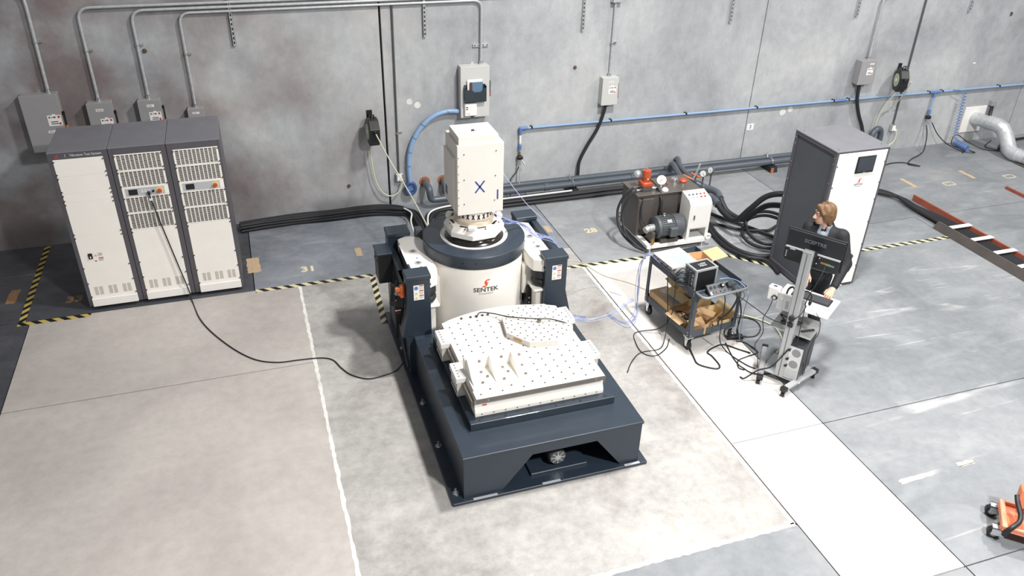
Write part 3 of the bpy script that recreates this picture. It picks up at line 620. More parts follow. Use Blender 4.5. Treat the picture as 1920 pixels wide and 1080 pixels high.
def rack(x0, x1, px0, px1, kind, label, screws_seed):
    global scr_proto
    t = thing('rack_cabinet', label, 'cabinet', ((x0+x1)/2, (RY+RB)/2, 0), group='vibration amplifier rack cabinets')
    f = MB(); zf = .05
    f.box(x0+.002, px0, RY, RY+.06, zf, RT-.005).box(px1, x1-.002, RY, RY+.06, zf, RT-.005)
    f.box(px0, px1, RY, RY+.06, 1.965, RT-.005).box(px0, px1, RY+.005, RY+.06, zf, .06)
    f.box(x0+.002, x0+.012, RY+.06, RB, zf, RT-.005).box(x1-.012, x1-.002, RY+.06, RB, zf, RT-.005).box(x0+.012, x1-.012, RB-.01, RB, zf, RT-.005).box(x0+.012, x1-.012, RY+.06, RB-.01, zf, .06)
    f.build('frame', M_rack, t, True, bevel=.003)
    MB().rbox(x0+.001, x1-.001, RY-.004, RB+.004, RT-.005, RT+.012, .004).build('top', M_racktop, t, True)
    MB().box(px0+.005, px1-.005, RY+.09, RY+.10, .07, 1.96).build('inner_shadow_panel', M_slot, t, True).name = 'shade_panel'  # dark sheet standing in for the shade behind the grilles
    y = RY-.004
    if scr_proto is None:
        scr_proto = MB().cyl((0, 0, 0), (0, -.007, 0), .008, 8).build('screw', M_ink, t, loc=(0, 0, 0))
        first = [True]
    else: first = [False]
    o = Vector(t.location)
    def screw(x, z):
        if first[0]: scr_proto.location = Vector((x, y, z))-o; first[0] = False
        else: inst(scr_proto, t, Vector((x, y, z))-o, 'screw')
    def blank(z0, z1, sc=True):
        MB().rbox(px0+.002, px1-.002, y, y+.02, z0+.0006, z1-.0006, .001).build('blank_panel', M_cream, t, True)
        if sc:
            for z in (z0+.025, z1-.025): screw(px0+.008, z); screw(px1-.008, z)
    MB().rbox(px0+.001, px1-.001, y-.02, y+.02, .052, .158, .004).build('plinth', M_white, t, True)
    if kind == 'blank':
        for a, b in ((1.76, 1.963), (1.55, 1.76), (1.44, 1.55), (1.01, 1.44), (.16, 1.01)): blank(a, b)
        screw(px0+.008, .58); screw(px1-.008, .58); screw(px0+.008, .37); screw(px1-.008, .37)
    else:
        for a, b in ((1.76, 1.963), (1.552, 1.76), (1.228, 1.436), (1.012, 1.228)):
            grille(px0+.002, px1-.002, a+.001, b-.001, y).build('grille', M_cream, t, True)
            for z in (a+.02, b-.02): screw(px0+.008, z); screw(px1-.008, z)
        blank(.16, 1.01); screw(px0+.008, .58); screw(px1-.008, .58); screw(px0+.008, .37); screw(px1-.008, .37)
        p = MB().rbox(px0+.002, px1-.002, y, y+.02, 1.437, 1.551, .002).build('control_panel', M_cream, t, True)
        MB().box(px0+.035, px1-.045, y-.003, y, 1.447, 1.541).build('fascia', M_ltgrey, p, True)
        MB().box(px0+.07, px0+.165, y-.007, y-.003, 1.460, 1.528).build('display', M_screen, p, True)
        ex = px1-.10
        MB().cyl((ex, y-.003, 1.494), (ex, y-.008, 1.494), .040, 20).build('stop_plate', mat('stop_yellow', 'e3cf8f', .5), p, True)
        MB().lathe([(0, -.035), (.022, -.034), (.026, -.028), (.026, -.018), (.016, -.014), (.016, 0)], (ex, y-.006, 1.492), 18, 'Y').build('emergency_stop', M_redvalve, p, True)
        if kind == 'key':
            MB().cyl((ex-.07, y-.003, 1.490), (ex-.07, y-.02, 1.490), .014, 14).build('key_switch', M_black, p, True)
            for i in range(3):
                for j in range(2): MB().box(ex-.20+.035*i, ex-.178+.035*i, y-.005, y-.003, 1.484+.02*j, 1.494+.02*j).build('indicator', M_white, p, True)
            MB().cyl((ex-.12, y-.003, 1.478), (ex-.12, y-.016, 1.478), .010, 10).build('socket', M_black, p, True)
    for k in range(3):
        for s in range(2):
            cx = px0+.105+(px1-px0-.20)*k/2+(-.027 if s == 0 else .027); mb = MB()
            for i in range(11):
                z = .205+.0105*i; mb.box(cx-.020, cx+.020, y-.0012, y, z, z+.0055)
            tag(mb.build('vent', mat('vent_grey', 'a9a49d', .7), t, True), kind='stuff')
    for cx, cyy in ((x0+.07, RY+.08), (x1-.07, RY+.08), (x0+.07, RB-.1), (x1-.07, RB-.1)):
        MB().cyl((cx-.012, cyy, .026), (cx+.012, cyy, .026), .026, 14).build('caster', M_black, t, True)
    return t
r1 = rack(-2.18, -1.565, -2.135, -1.62, 'blank', 'left rack cabinet with plain cream panels, lettered header and grey frame', 1)
r2 = rack(-1.563, -.953, -1.515, -1.01, 'key', 'middle rack cabinet with slotted grilles and a cable plugged into its control panel', 2)
r3 = rack(-.951, -.36, -.89, -.39, 'stop', 'right rack cabinet with slotted grilles and plain control panel with red stop button', 3)
yh = RY-.0005
text_mb('Vibration Test System', .042, face_front(-1.79, yh, 2.002), .0006, sx=.86).build('header_lettering', M_inkw, r1, True)
MB().box(-2.0, -1.997, yh-.001, yh, 1.985, 2.022).build('header_bar', M_inkw, r1, True)
emblem(face_front(-2.085, yh, 2.008), .03).build('emblem', M_logo, r1, True)
text_mb('SENTEK', .014, face_front(-2.085, yh, 1.983), .0005).build('emblem_lettering', M_logo, r1, True)
yp = RY-.0045
b_ = MB().rbox(-2.045, -1.998, yp-.010, yp, .70, .775, .004).build('breaker', M_black, r1, True)
MB().rbox(-2.026, -2.016, yp-.022, yp-.010, .715, .74, .002).build('breaker_lever', M_white, b_, True)
s_ = MB().prism([(-1.985, yp-.001, .728), (-1.945, yp-.001, .728), (-1.965, yp-.001, .762)], (0, .001, 0)).build('warning_triangle', mat('warn_yellow', 'd9c267', .6), r1, True)
MB().prism([(-1.995, yp-.001, .675), (-1.955, yp-.001, .675), (-1.975, yp-.001, .652)], (0, .001, 0)).build('warning_symbol', M_print, r1, True)
MB().box(-1.94, -1.885, yp-.001, yp, .697, .709).build('red_band', M_red, r1, True)
mb = MB()
for z in (.765, .757, .749, .74, .731, .688, .68, .672, .664): mb.box(-1.94, -1.895+random.uniform(0, .012), yp-.001, yp, z, z+.003)
tag(mb.build('small_print', M_print, r1, True), kind='stuff')
# handle bar on the cabinet's left side
MB().tube([(-2.18, RY+.42, 1.05), (-2.235, RY+.42, 1.05), (-2.235, RY+.42, .62), (-2.18, RY+.42, .62)], .012, 8).build('side_handle', M_white, r1, True)
t = thing('control_cable', 'long thin black cable from the middle rack cabinet across the floor to the shaker', 'cable', (-1.0, 9.3, 0))
lp = [(-1.00,9.38),(-0.91,8.94),(-0.76,8.56),(-0.53,8.15),(-0.31,7.88),(-0.08,7.76),(0.15,7.74),(0.39,7.71),(0.52,7.63),(0.59,7.45),(0.68,7.29),(0.84,7.17),(1.02,7.18),(1.18,7.24)]
MB().tube([(-1.23, RY-.03, 1.475), (-1.225, RY-.045, 1.43), (-1.20, RY-.04, 1.25), (-1.10, RY-.04, .60), (-1.02, RY-.06, .12)]+[(a, b, .008) for a, b in lp]+[(1.30, 7.30, .12), (1.36, 7.34, .30), (1.42, 7.4, .45)], .008, 6, dense=5).build('cord', M_rubber, t, True)
MB().rbox(-1.245, -1.215, RY-.055, RY-.012, 1.455, 1.495, .005).build('plug', M_black, t, True)
MB().rbox(-1.24, -1.205, RY-.052, RY-.030, 1.385, 1.415, .003).build('white_tag', M_paper, t, True)
# ================================================================== shaker
CX, CY = 2.20, 7.68
sh = thing('vibration_shaker', 'large cream cylindrical vibration shaker on a charcoal steel base with slip table', 'shaker', (CX, CY, 0))
PB, PT = 0.035, 0.53
MB().rbox(1.26, 3.20, 5.07, 8.42, 0.0, PB, .004).build('base_plate', M_dark, sh, True)
# front body (slip table plinth): walls with a trapezoid opening, and a top deck
X0, X1, Y0, Y1 = 1.37, 3.115, 5.11, 7.10
mb = MB()
mb.prism([(X0, Y0, PB), (1.73, Y0, PB), (2.02, Y0, .40), (2.66, Y0, .40), (2.93, Y0, PB), (X1, Y0, PB), (X1, Y0, PT-.03), (X0, Y0, PT-.03)], (0, .025, 0))
mb.build('front_panel', M_dark, sh, True)
MB().box(X0, X0+.02, Y0+.025, Y1, PB, PT-.03).build('side_panel', M_dark, sh, True)
MB().box(X1-.02, X1, Y0+.025, Y1, PB, PT-.03).build('side_panel', M_dark, sh, True)
MB().rbox(X0-.012, X1+.012, Y0-.012, Y1+.05, PT-.03, PT, .004).build('deck', M_dark, sh, True)
MB().box(1.9, 2.8, 5.85, 5.87, PB, PT-.03).build('inner_bulkhead', M_dark, sh, True)
MB().rbox(2.05, 2.62, 5.20, 5.75, PB, PB+.03, .004).build('pump_pad', M_dark, sh, True)
# lug pads along the base with bolts
bolt = None
for x, y in ((1.315, 5.20), (1.315, 5.86), (1.315, 6.55), (1.315, 7.6), (3.158, 5.25), (3.158, 5.95), (3.158, 6.65)):
    if bolt is None:
        bolt = MB().cyl((0,0,0), (0,0,.008), .032, 14).cyl((0,0,.008), (0,0,.026), .021, 6).cyl((0,0,.026), (0,0,.058), .011, 8).build('anchor_bolt', M_zinc, sh, loc=(x-CX, y-CY, PB))
    else: inst(bolt, sh, (x-CX, y-CY, PB), 'anchor_bolt')
for xa, xb in ((1.45, 1.68), (2.12, 2.3), (2.96, 3.12)): MB().box(xa, xb, 5.066, 5.09, PB, PB+.006).build('grout_edge', M_ltgrey, sh, True).name = 'shim'
# hydraulic pump motor in the opening
mt = MB().lathe([(.0, -.0), (.075, .0), (.082, .01), (.082, .05), (.072, .055), (.072, .22), (.05, .24), (.05, .30)], (2.33, 5.24, .165), 24, 'Y').build('pump_motor', M_motor, sh, True)
fan = MB().cyl((2.33, 5.238, .165), (2.33, 5.236, .165), .03, 14)
for k in range(8):
    a = PI*k/4; fan.box(-.004, .004, -.003, .0, .03, .072, Matrix.Translation((2.33, 5.24, .165)) @ Matrix.Rotation(a, 4, 'Y'))
fan.build('fan_guard', M_silver, mt, True)
for k in range(9):
    a = PI*(.1+.8*k/8); MB().box(-.003, .003, 5.31, 5.44, .07, .082, Matrix.Translation((2.33, 0, .165)) @ Matrix.Rotation(a-PI/2, 4, 'Y')).build('cooling_fin', M_motor, mt, True)
MB().rbox(2.22, 2.29, 5.33, 5.42, .20, .26, .008).build('terminal_box', M_motor, mt, True)
MB().box(2.27, 2.39, 5.3, 5.45, PB+.02, .10).build('foot', M_motor, mt, True)
# slip table: pedestal, granite, magnesium plate
MB().rbox(1.525, 2.965, 5.43, 6.90, PT, .61, .004).build('pedestal', M_dark, sh, True)
k = None
for i in range(6):
    x = 1.62+i*.25
    if k is None: k = MB().cyl((0,0,0), (0,0,.002), .012, 8).build('hole', M_black, sh, loc=(x-CX, 5.465-CY, .61))
    else: inst(k, sh, (x-CX, 5.465-CY, .61), 'hole')
mb = MB().prism([(1.595, 5.52, .61), (1.595, 6.82, .61), (1.595, 6.82, .78), (1.595, 5.545, .78), (1.595, 5.545, .70), (1.595, 5.52, .645)], (1.285, 0, 0))
gb = mb.build('table_bed', M_cream, sh, True)
for i in range(11):
    x = 1.66+i*.115; MB().cyl((x, 5.522, .636), (x, 5.512, .636), .006, 8).build('bed_screw', M_print, sh, True)
MB().box(1.67, 1.71, 5.538, 5.544, .715, .725).build('red_tag', M_redvalve, gb, True)
# magnesium plate with convex rear edge
PZ0, PZ1 = .782, .832
rear = []
for i in range(15):
    f = i/14; rear.append((2.87-1.27*f, 6.80+.15*math.sin(PI*f)**.8, PZ0))
mb = MB().prism([(1.60, 5.50, PZ0), (2.872, 5.50, PZ0)]+rear, (0, 0, PZ1-PZ0-.002)); sp = mb.build('slip_plate', M_plate, sh, True)
MB().box(1.601, 2.871, 5.498, 5.503, PZ0, PZ1-.004).build('plate_edge', M_edge, sp, True)
for xx in (1.71, 2.78): MB().cyl((xx, 5.5, .806), (xx, 5.492, .806), .008, 8).build('edge_screw', M_zinc, sp, True)
bush = None; hs = []
for i in range(12):
    for j in range(12):
        x, y = 1.66+.104*i, 5.56+.104*j
        if i % 2: y += .052
        if y > 6.74+.12*math.sin(PI*(x-1.6)/1.27): continue
        if (x-2.53)**2+(y-6.47)**2 < .36**2: continue
        if 1.60 < x < 2.17 and 5.80 < y < 6.03: continue
        hs.append((x, y))
for x, y in hs:
    loc = (x-CX, y-CY, PZ1-.002)
    if bush is None: bush = MB().cyl((0,0,0), (0,0,.0025), .0085, 6).build('threaded_hole', M_hole, sh, loc=loc)
    else: inst(bush, sh, loc, 'threaded_hole')
for x in (1.82, 1.92, 1.98, 2.05, 2.11): MB().lathe([(.0, .014), (.012, .012), (.014, 0)], (x, 6.83, PZ1-.002), 8).build('driver_bolt', M_ink, sh, True)
# angle fixture with gussets standing on the plate
fx = thing('angle_fixture', 'cream cast angle fixture with gussets bolted on the front left of the slip table', 'fixture', (1.88, 5.85, PZ1))
zb = PZ1-.002
MB().rbox(1.605, 2.20, 5.93, 5.985, zb, zb+.15, .006).build('upright', M_cream, fx, True)
MB().rbox(1.605, 2.20, 5.62, 5.94, zb, zb+.016, .004).build('foot', M_cream, fx, True)
for gx in (1.64, 1.86, 2.08):
    pf = [(5.94, zb+.15), (5.90, zb+.148), (5.84, zb+.115), (5.76, zb+.05), (5.63, zb+.012), (5.94, zb+.012)]
    MB().prism([(gx-.018, y, z) for y, z in pf], (.036, 0, 0)).build('gusset', M_cream, fx, True, bevel=.006)
for x, y in ((1.72, 5.70), (1.79, 5.78), (1.75, 5.86), (1.93, 5.70), (2.0, 5.80), (1.97, 5.88), (2.15, 5.72), (2.16, 5.86)):
    MB().cyl((x, y, zb+.016), (x, y, zb+.028), .015, 6).build('bolt', M_edge, fx, True)
for x, z in ((1.75, .10), (1.97, .11), (2.15, .10)): MB().cyl((x, 5.93, zb+z), (x, 5.922, zb+z), .014, 10).build('bore', M_edge, fx, True)
# octagonal head expander plate lying on the table
ox, oy = 2.53, 6.46
ov = [(ox+.375*math.cos(math.radians(14+45*i)), oy+.375*math.sin(math.radians(14+45*i)), zb) for i in range(8)]
oc = thing('octagonal_plate', 'octagonal drilled fixture plate lying on the back of the slip table', 'fixture plate', (ox, oy, zb))
MB().prism(ov, (0, 0, .062)).build('plate', M_plate, oc, True, bevel=.003)
bush2 = None
for ring, n in ((.06, 6), (.13, 10), (.20, 16), (.27, 20), (.325, 24)):
    for i in range(n):
        a = 2*PI*i/n+ring*9; loc = (ring*math.cos(a), ring*math.sin(a), .062)
        if bush2 is None: bush2 = MB().cyl((0,0,0), (0,0,.002), .0085, 6).build('threaded_hole', M_hole, oc, loc=loc)
        else: inst(bush2, oc, loc, 'threaded_hole')
MB().cyl((ox+.02, oy+.0, zb+.062), (ox+.02, oy, zb+.09), .022, 10).cyl((ox+.02, oy, zb+.09), (ox+.035, oy-.005, zb+.105), .012, 8).build('sensor_knob', M_edge, oc, True)
MB().box(-.05, .05, -.002, .0, .018, .045, Matrix.Translation((ox+.375*math.cos(math.radians(216))*.924, oy+.375*math.sin(math.radians(216))*.924, zb)) @ Matrix.Rotation(math.radians(216+90), 4, 'Z')).build('brass_tag', M_brass, oc, True)
cable('sensor_cable', [(1.98, 6.80, zb+.012), (2.03, 6.85, zb+.03), (2.15, 6.78, zb+.04), (2.28, 6.62, zb+.075), (2.50, 6.48, zb+.10), (2.68, 6.44, zb+.085), (2.84, 6.34, zb+.05), (2.90, 6.25, zb-.03), (2.98, 6.15, .64)], .006, M_rubber, 'thin black sensor cable lying across the octagonal plate on the slip table')
# guide blocks at the plate sides with stacked white bearings
for gx, sgn in ((1.60, -1), (2.87, 1)):
    for gy in ((6.56, 5.97) if sgn < 0 else (6.62, 5.96)):
        a, b = (gx-.10, gx+.012) if sgn < 0 else (gx-.012, gx+.10)
        g = MB().rbox(a, b, gy-.13, gy+.13, .775, .835, .004).build('guide_cap', M_white, sh, True)
        MB().rbox(a+.012, b-.012, gy-.115, gy+.115, .61, .775, .003).build('guide_block', M_plate, sh, True)
        for i in range(5):
            MB().cyl(((a+b)/2-.02*sgn*-1, gy-.095+.045*i, .835), ((a+b)/2-.02*sgn*-1, gy-.095+.045*i, .8375), .012, 10).build('cap_hole', M_print, g, True)
            MB().cyl((a+.0115 if sgn < 0 else b-.0115, gy-.095+.045*i, .66), ((a+.009) if sgn < 0 else (b-.009), gy-.095+.045*i, .66), .014, 10).build('side_hole', M_black, g, True)
MB().box(1.565, 1.595, 5.55, 6.80, .70, .775).build('guide_rail', M_edge, sh, True)
MB().box(2.88, 2.91, 5.55, 6.80, .70, .775).build('guide_rail', M_edge, sh, True)
# ---- shaker body
MB().lathe([(.50, .20), (.548, .22), (.548, 1.222), (.54, 1.228)], (CX, CY, 0), 72).build('body', M_cream, sh, True)
MB().lathe([(.46, 1.215), (.563, 1.215), (.568, 1.225), (.568, 1.352), (.560, 1.362), (.365, 1.362), (.36, 1.30)], (CX, CY, 0), 72).build('top_ring', M_dark, sh, True)
MB().lathe([(.33, 1.335), (.362, 1.366), (.372, 1.372), (.376, 1.366), (.376, 1.36)], (CX, CY, 0), 64).build('seal_ring', M_white, sh, True)
MB().lathe([(.0, 1.31), (.355, 1.31)], (CX, CY, 0), 48).build('armature_well', M_black, sh, True)
MB().lathe([(.33, 1.335), (.345, 1.345), (.345, 1.355), (.30, 1.37), (.28, 1.40)], (CX, CY, 0), 48).build('rubber_boot', mat('gloss_rubber', '2a2422', .18), sh, True)
MB().lathe([(.18, 1.31), (.26, 1.32), (.26, 1.44)], (CX, CY, 0), 40).build('armature', M_edge, sh, True)
for k in range(5):
    a = math.radians(-42+11*k if k > 1 else -118+14*k); MB().lathe([(.0, 0), (.0085, .004), (.0085, -.02)], (0, 0, 0), 8, 'X').build('ring_hole', M_black, sh, loc=(.568*math.cos(a), .568*math.sin(a), 1.29)).rotation_euler = (0, 0, a)
# base drum below
MB().lathe([(.50, PB), (.50, .21)], (CX, CY, 0), 40).build('body_foot', M_dark, sh, True)
# logo wrapped around the body
def wrap(ang0, z0):
    def f(q):
        a = ang0+q.x/.5485; r = .5485+q.z; return Vector((CX+r*math.cos(a), CY+r*math.sin(a), z0+q.y))
    return f
la = math.radians(-92)
emblem(None, .095, wrap(la+.0, 1.035)).build('emblem', M_logo, sh, True)
text_mb('SENTEK', .072, None, .0006, sx=1.12, bend=wrap(la, .953), weight=.0015).build('logo_lettering', M_ink, sh, True)
text_mb('DYNAMICS', .030, None, .0005, sx=1.1, bend=wrap(la, .905)).build('logo_small_lettering', M_print, sh, True)
# ---- trunnion posts on both sides
def post(xa, xb, ya_, yb_, z0, zt, flare, outer):
    mb = MB()
    if flare:
        x_in, x_out = (xb, xa) if outer < 0 else (xa, xb)
        P = [(x_in, ya_, z0), (x_in, ya_, zt-.03), (x_out, ya_, zt-.03), (x_out, ya_, z0+.30), (x_out+outer*.07, ya_, z0)]
        mb.prism(P, (0, yb_-ya_, 0))
    else: mb.box(xa, xb, ya_, yb_, z0, zt-.03)
    return mb
for sgn in (-1, 1):
    xa, xb = (1.305, 1.555) if sgn < 0 else (2.845, 3.095)
    MB_ = post(xa, xb, 7.08, 7.25, PT if sgn else PT, 1.255, True, sgn); MB_.build('front_post', M_dark, sh, True, bevel=.004)
    MB().rbox(xa-.008, xb+.008, 7.065, 7.262, 1.225, 1.275, .006).build('post_cap', M_dark, sh, True)
    MB().box(xa, xb, 7.08, 7.25, PB, PT).build('post_base', M_dark, sh, True)
    post(xa, xb, 8.10, 8.28, PB, 1.255, False, sgn).build('rear_post', M_dark, sh, True, bevel=.004)
    MB().rbox(xa-.008, xb+.008, 8.085, 8.295, 1.225, 1.275, .006).build('post_cap', M_dark, sh, True)
    xo = (xa, xa+.07) if sgn < 0 else (xb-.07, xb)
    MB().box(xo[0], xo[1], 7.25, 8.10, 1.12 if sgn > 0 else .98, 1.22 if sgn > 0 else 1.10).build('top_beam', M_dark, sh, True)
    MB().box(xa, xb, 7.25, 8.10, PB, .22).build('lower_beam', M_dark, sh, True)
    # cream trunnion arm with chamfered end
    xi, xe = (CX-.52, xa+.10) if sgn < 0 else (CX+.52, xb-.11)
    z0, z1 = 1.06, 1.215
    s = -1 if sgn < 0 else 1
    P = [(xi, 7.30), (xi+s*.02, 7.20), (xi+s*.16, 7.12), (xe, 7.14), (xe, 8.06), (xi+s*.16, 8.12), (xi+s*.02, 8.05), (xi, 7.95)]
    arm = MB().prism([(a, b, z0) for a, b in P], (0, 0, z1-z0)).build('trunnion_arm', M_cream, sh, True, bevel=.012)
    xm = (xi+xe)/2+s*.03
    for yy in (7.45, 7.72):
        d = MB().cyl((xm, yy, z1), (xm, yy, z1+.006), .042, 20).build('pivot_disc', M_steel, arm, True)
        MB().cyl((xm, yy, z1+.006), (xm, yy, z1+.010), .020, 12).build('pivot_bolt', M_edge, d, True)
    for yy in (7.36, 7.56): MB().cyl((xm-s*.01, yy, z1), (xm-s*.01, yy, z1+.003), .009, 8).build('tapped_hole', M_ink, arm, True)
    for xx in (-.04, .05): MB().cyl((xm+xx, 7.128, 1.13), (xm+xx, 7.118, 1.13), .011, 8).build('end_hole', M_ink, arm, True)
    # rubber air bellows under both ends of the arm, on cream brackets
    xbw = (xi+xe)/2+s*.01
    for yy in (7.25, 8.0):
        MB().lathe([(.07, .86), (.10, .87), (.118, .90), (.118, .93), (.098, .955), (.118, .98), (.118, 1.02), (.10, 1.05), (.07, 1.06)], (xbw, yy, 0), 28).build('air_bellows', M_rubber, sh, True)
        MB().rbox(xbw-.13, xbw+.13, yy-.13, yy+.13, .825, .86, .012).build('bellows_plate', M_cream, sh, True)
        MB().box(xbw-.09, xbw+.09, yy-.09, yy+.09, PB, .825).build('bellows_pedestal', M_cream, sh, True)
    MB().box(xi-s*.04, xi+s*.06, 7.35, 7.95, .70, 1.06).build('arm_gusset', M_cream, sh, True)
# warning stickers on the two front posts
for xa, lb in ((1.43, 0), (2.975, 1)):
    s_ = MB().box(xa-.055, xa+.055, 7.077, 7.0795, .985, 1.165).build('warning_sticker', M_paper, sh, True)
    MB().cyl((xa-.027, 7.0775, 1.13), (xa-.027, 7.0755, 1.13), .022, 18).build('blue_symbol', M_blue2, s_, True)
    for z in (1.15, 1.09, 1.03): MB().box(xa+.005, xa+.05, 7.0755, 7.0775, z, z+.012).build('red_bar', M_redvalve, s_, True)
    for z in (1.055, 1.0): MB().prism([(xa-.045, 7.0775, z), (xa-.01, 7.0775, z), (xa-.0275, 7.0775, z+.03)], (0, -.002, 0)).build('yellow_symbol', mat('sym_yellow', 'cfc48a', .6), s_, True)
    mb = MB()
    for z in (1.135, 1.125, 1.115, 1.075, 1.065, 1.055, 1.015, 1.005): mb.box(xa+.005, xa+.045, 7.0760, 7.0775, z, z+.003)
    tag(mb.build('small_print', M_print, s_, True), kind='stuff')
# left side: junction box, control box with labels, orange hook, braces
jx = MB().rbox(1.14, 1.30, 7.86, 8.10, .78, 1.14, .006).build('junction_box', M_black, sh, True)
MB().rbox(1.13, 1.31, 7.85, 8.11, 1.14, 1.16, .005).build('junction_box_lid', M_dark, jx, True)
for yy in (7.92, 8.02): MB().cyl((1.14, yy, 1.05), (1.125, yy, 1.05), .014, 10).build('gland', M_edge, jx, True)
MB().rbox(1.20, 1.31, 7.30, 7.50, .56, .98, .01).build('control_box', M_black, sh, True)
cb = MB().rbox(-.08, .08, -.012, .012, -.11, .11, .006, Matrix.Translation((1.245, 7.31, .92)) @ Matrix.Rotation(-.5, 4, 'Z') @ Matrix.Rotation(-.35, 4, 'X')).build('control_face', M_black, sh, True)
for dz in (.05, -.05): MB().sphere((0, -.013, dz), .028, 16, (.9, .15, 1)).build('round_label', M_ltgrey, cb, loc=(1.235-CX, 7.308-CY, .92))
MB().box(1.21, 1.27, 7.296, 7.30, .745, .76).build('rating_label', M_paper, sh, True)
MB().box(1.22, 1.26, 7.296, 7.30, .715, .725).build('red_label', M_red, sh, True)
hk = MB().rbox(1.25, 1.30, 7.16, 7.22, .98, 1.13, .01).rbox(1.20, 1.25, 7.16, 7.20, 1.06, 1.11, .008).build('safety_hook', M_orange, sh, True)
MB().cyl((1.245, 7.155, 1.045), (1.245, 7.14, 1.045), .022, 14).build('hook_knob', M_redvalve, hk, True)
MB().tube([(1.285, 8.08, .95), (1.285, 7.10, .12)], .014, 8).build('brace', M_dark, sh, True)
MB().tube([(1.285, 7.75, .10), (1.285, 7.55, .98)], .014, 8).build('brace', M_dark, sh, True)
MB().box(1.385, 1.405, 7.30, 7.85, 1.11, 1.235).build('ruler_strip', M_dark, sh, True)
MB().box(1.383, 1.407, 7.42, 7.86, 1.235, 1.242).build('white_edge_strip', M_white, sh, True)
MB().box(1.30, 1.385, 7.27, 7.55, .98, 1.10).build('cable_cover', M_black, sh, True)
MB().rbox(1.62, 1.70, 8.05, 8.16, .9, 1.30, .006).build('cooling_duct', M_motor, sh, True)
MB().cyl((3.0, 8.05, .98), (3.0, 7.30, .98), .06, 18).build('air_reservoir', M_black, sh, True)
MB().rbox(2.72, 2.84, 7.30, 7.5, .50, .80, .01).build('valve_block', M_black, sh, True)
for i in range(3):
    for j in range(2): MB().cyl((2.745+.035*i, 7.30, .60+.06*j), (2.745+.035*i, 7.29, .60+.06*j), .011, 8).build('valve_port', M_silver, sh, True)
# ---- stack on top: octagonal expander, slotted adapter, tower
st = thing('test_fixture_tower', 'tall cream box tower with blue taped X standing on an octagonal adapter on the shaker', 'test tower', (CX, CY, 1.44))
ov = lambda R, z: [(CX+R*math.cos(math.radians(45*i+27)), CY+R*math.sin(math.radians(45*i+27)), z) for i in range(8)]
MB().prism(ov(.335, 1.44), (0, 0, .055)).build('lower_octagon', M_white, st, True, bevel=.004)
MB().add([Vector(q) for q in ov(.335, 1.495)]+[Vector(q) for q in ov(.30, 1.555)], [(i, (i+1) % 8, 8+(i+1) % 8, 8+i) for i in range(8)]+[list(range(8, 16))]).build('upper_octagon', M_cream, st, True)
sl = None
for k in range(8):
    a = math.radians(45*k+49); 
    M = Matrix.Translation((CX, CY, 1.5565)) @ Matrix.Rotation(a, 4, 'Z')
    MB().box(.235, .262, -.05, .05, -.001, .0015, M).build('slot', M_hole, st, True)
    MB().cyl(M @ Vector((.285, .03, -.01)), M @ Vector((.285, .03, .004)), .009, 8).build('bolt', M_edge, st, True)
for a in (150, 60, 355, 250):
    a = math.radians(a); c = Vector((CX+.285*math.cos(a), CY+.285*math.sin(a), 1.55))
    MB().rbox(-.03, .03, -.045, .045, -.01, .045, .012, Matrix.Translation(c) @ Matrix.Rotation(a, 4, 'Z')).build('clamp', M_cream, st, True)
MB().lathe([(.215, 1.555), (.222, 1.56), (.222, 1.60), (.19, 1.615)], (CX, CY, 0), 48).build('adapter_flange', mat('adapter_tan', 'd8c9b4', .4), st, True)
MB().lathe([(.19, 1.61), (.19, 1.69), (.205, 1.70), (.205, 1.722)], (CX, CY, 0), 48).build('adapter_ring', M_cream, st, True)
for k in range(20):
    a = 2*PI*k/20; M = Matrix.Translation((CX, CY, 1.652)) @ Matrix.Rotation(a, 4, 'Z')
    for s in (-1, 1): MB().box(.189, .1925, -.006, .006, -.030, .030, M @ Matrix.Rotation(s*.42, 4, 'X')).build('ring_slot', M_hole, st, True)
TX0, TX1, TY0, TY1, TZ0, TZ1 = 1.955, 2.455, 7.44, 7.925, 1.722, 2.50
MB().rbox(TX0, TX1, TY0, TY1, TZ0, TZ1, .004).build('box', M_tower, st, True)
MB().rbox(TX0+.02, TX1-.055, TY0+.02, TY1-.09, TZ1, TZ1+.085, .004).build('top_cap', M_tower, st, True)
MB().rbox(TX0-.022, TX0+.002, TY0+.09, TY1-.005, TZ0+.03, TZ1-.16, .003).build('side_cover', M_tower, st, True)
MB().box(TX0-.0235, TX0-.021, TY1-.14, TY1-.06, TZ0+.10, TZ0+.20).build('blue_label', mat('dk_blue_label', '55617a', .5), st, True)
pts_s = [(TX0+.072, TZ1-.095), (TX0+.072, TZ1-.375), (TX0+.072, TZ1-.65), (TX1-.085, TZ1-.085), (TX1-.09, TZ1-.36), (TX1-.095, TZ1-.64)]+[(TX0+.012, TZ1-.13-.088*i) for i in range(7)]
hp = None
for i, (x, z) in enumerate(pts_s):
    r = .0065 if i < 6 else .0045
    MB().cyl((x, TY0+.001, z), (x, TY0-.004, z), r, 8).build('front_screw', M_ink, st, True)
for s in (-1, 1):
    MB().box(-.008, .008, -.001, .0, -.082, .082, Matrix.Translation((2.197, TY0-.0005, 2.03)) @ Matrix.Rotation(s*.66, 4, 'Y')).build('tape_cross', M_bluetape, st, True)
MB().box(2.385, 2.401, TY0-.0015, TY0, 1.868, 1.978).build('tape_bar', M_bluetape, st, True)
MB().rbox(2.155, 2.185, 7.60, 7.625, TZ1+.085, TZ1+.10, .003).build('lifting_eye', M_ink, st, True)
MB().box(2.19, 2.215, 7.615, 7.622, TZ1+.085, TZ1+.09).build('mark', M_print, st, True)
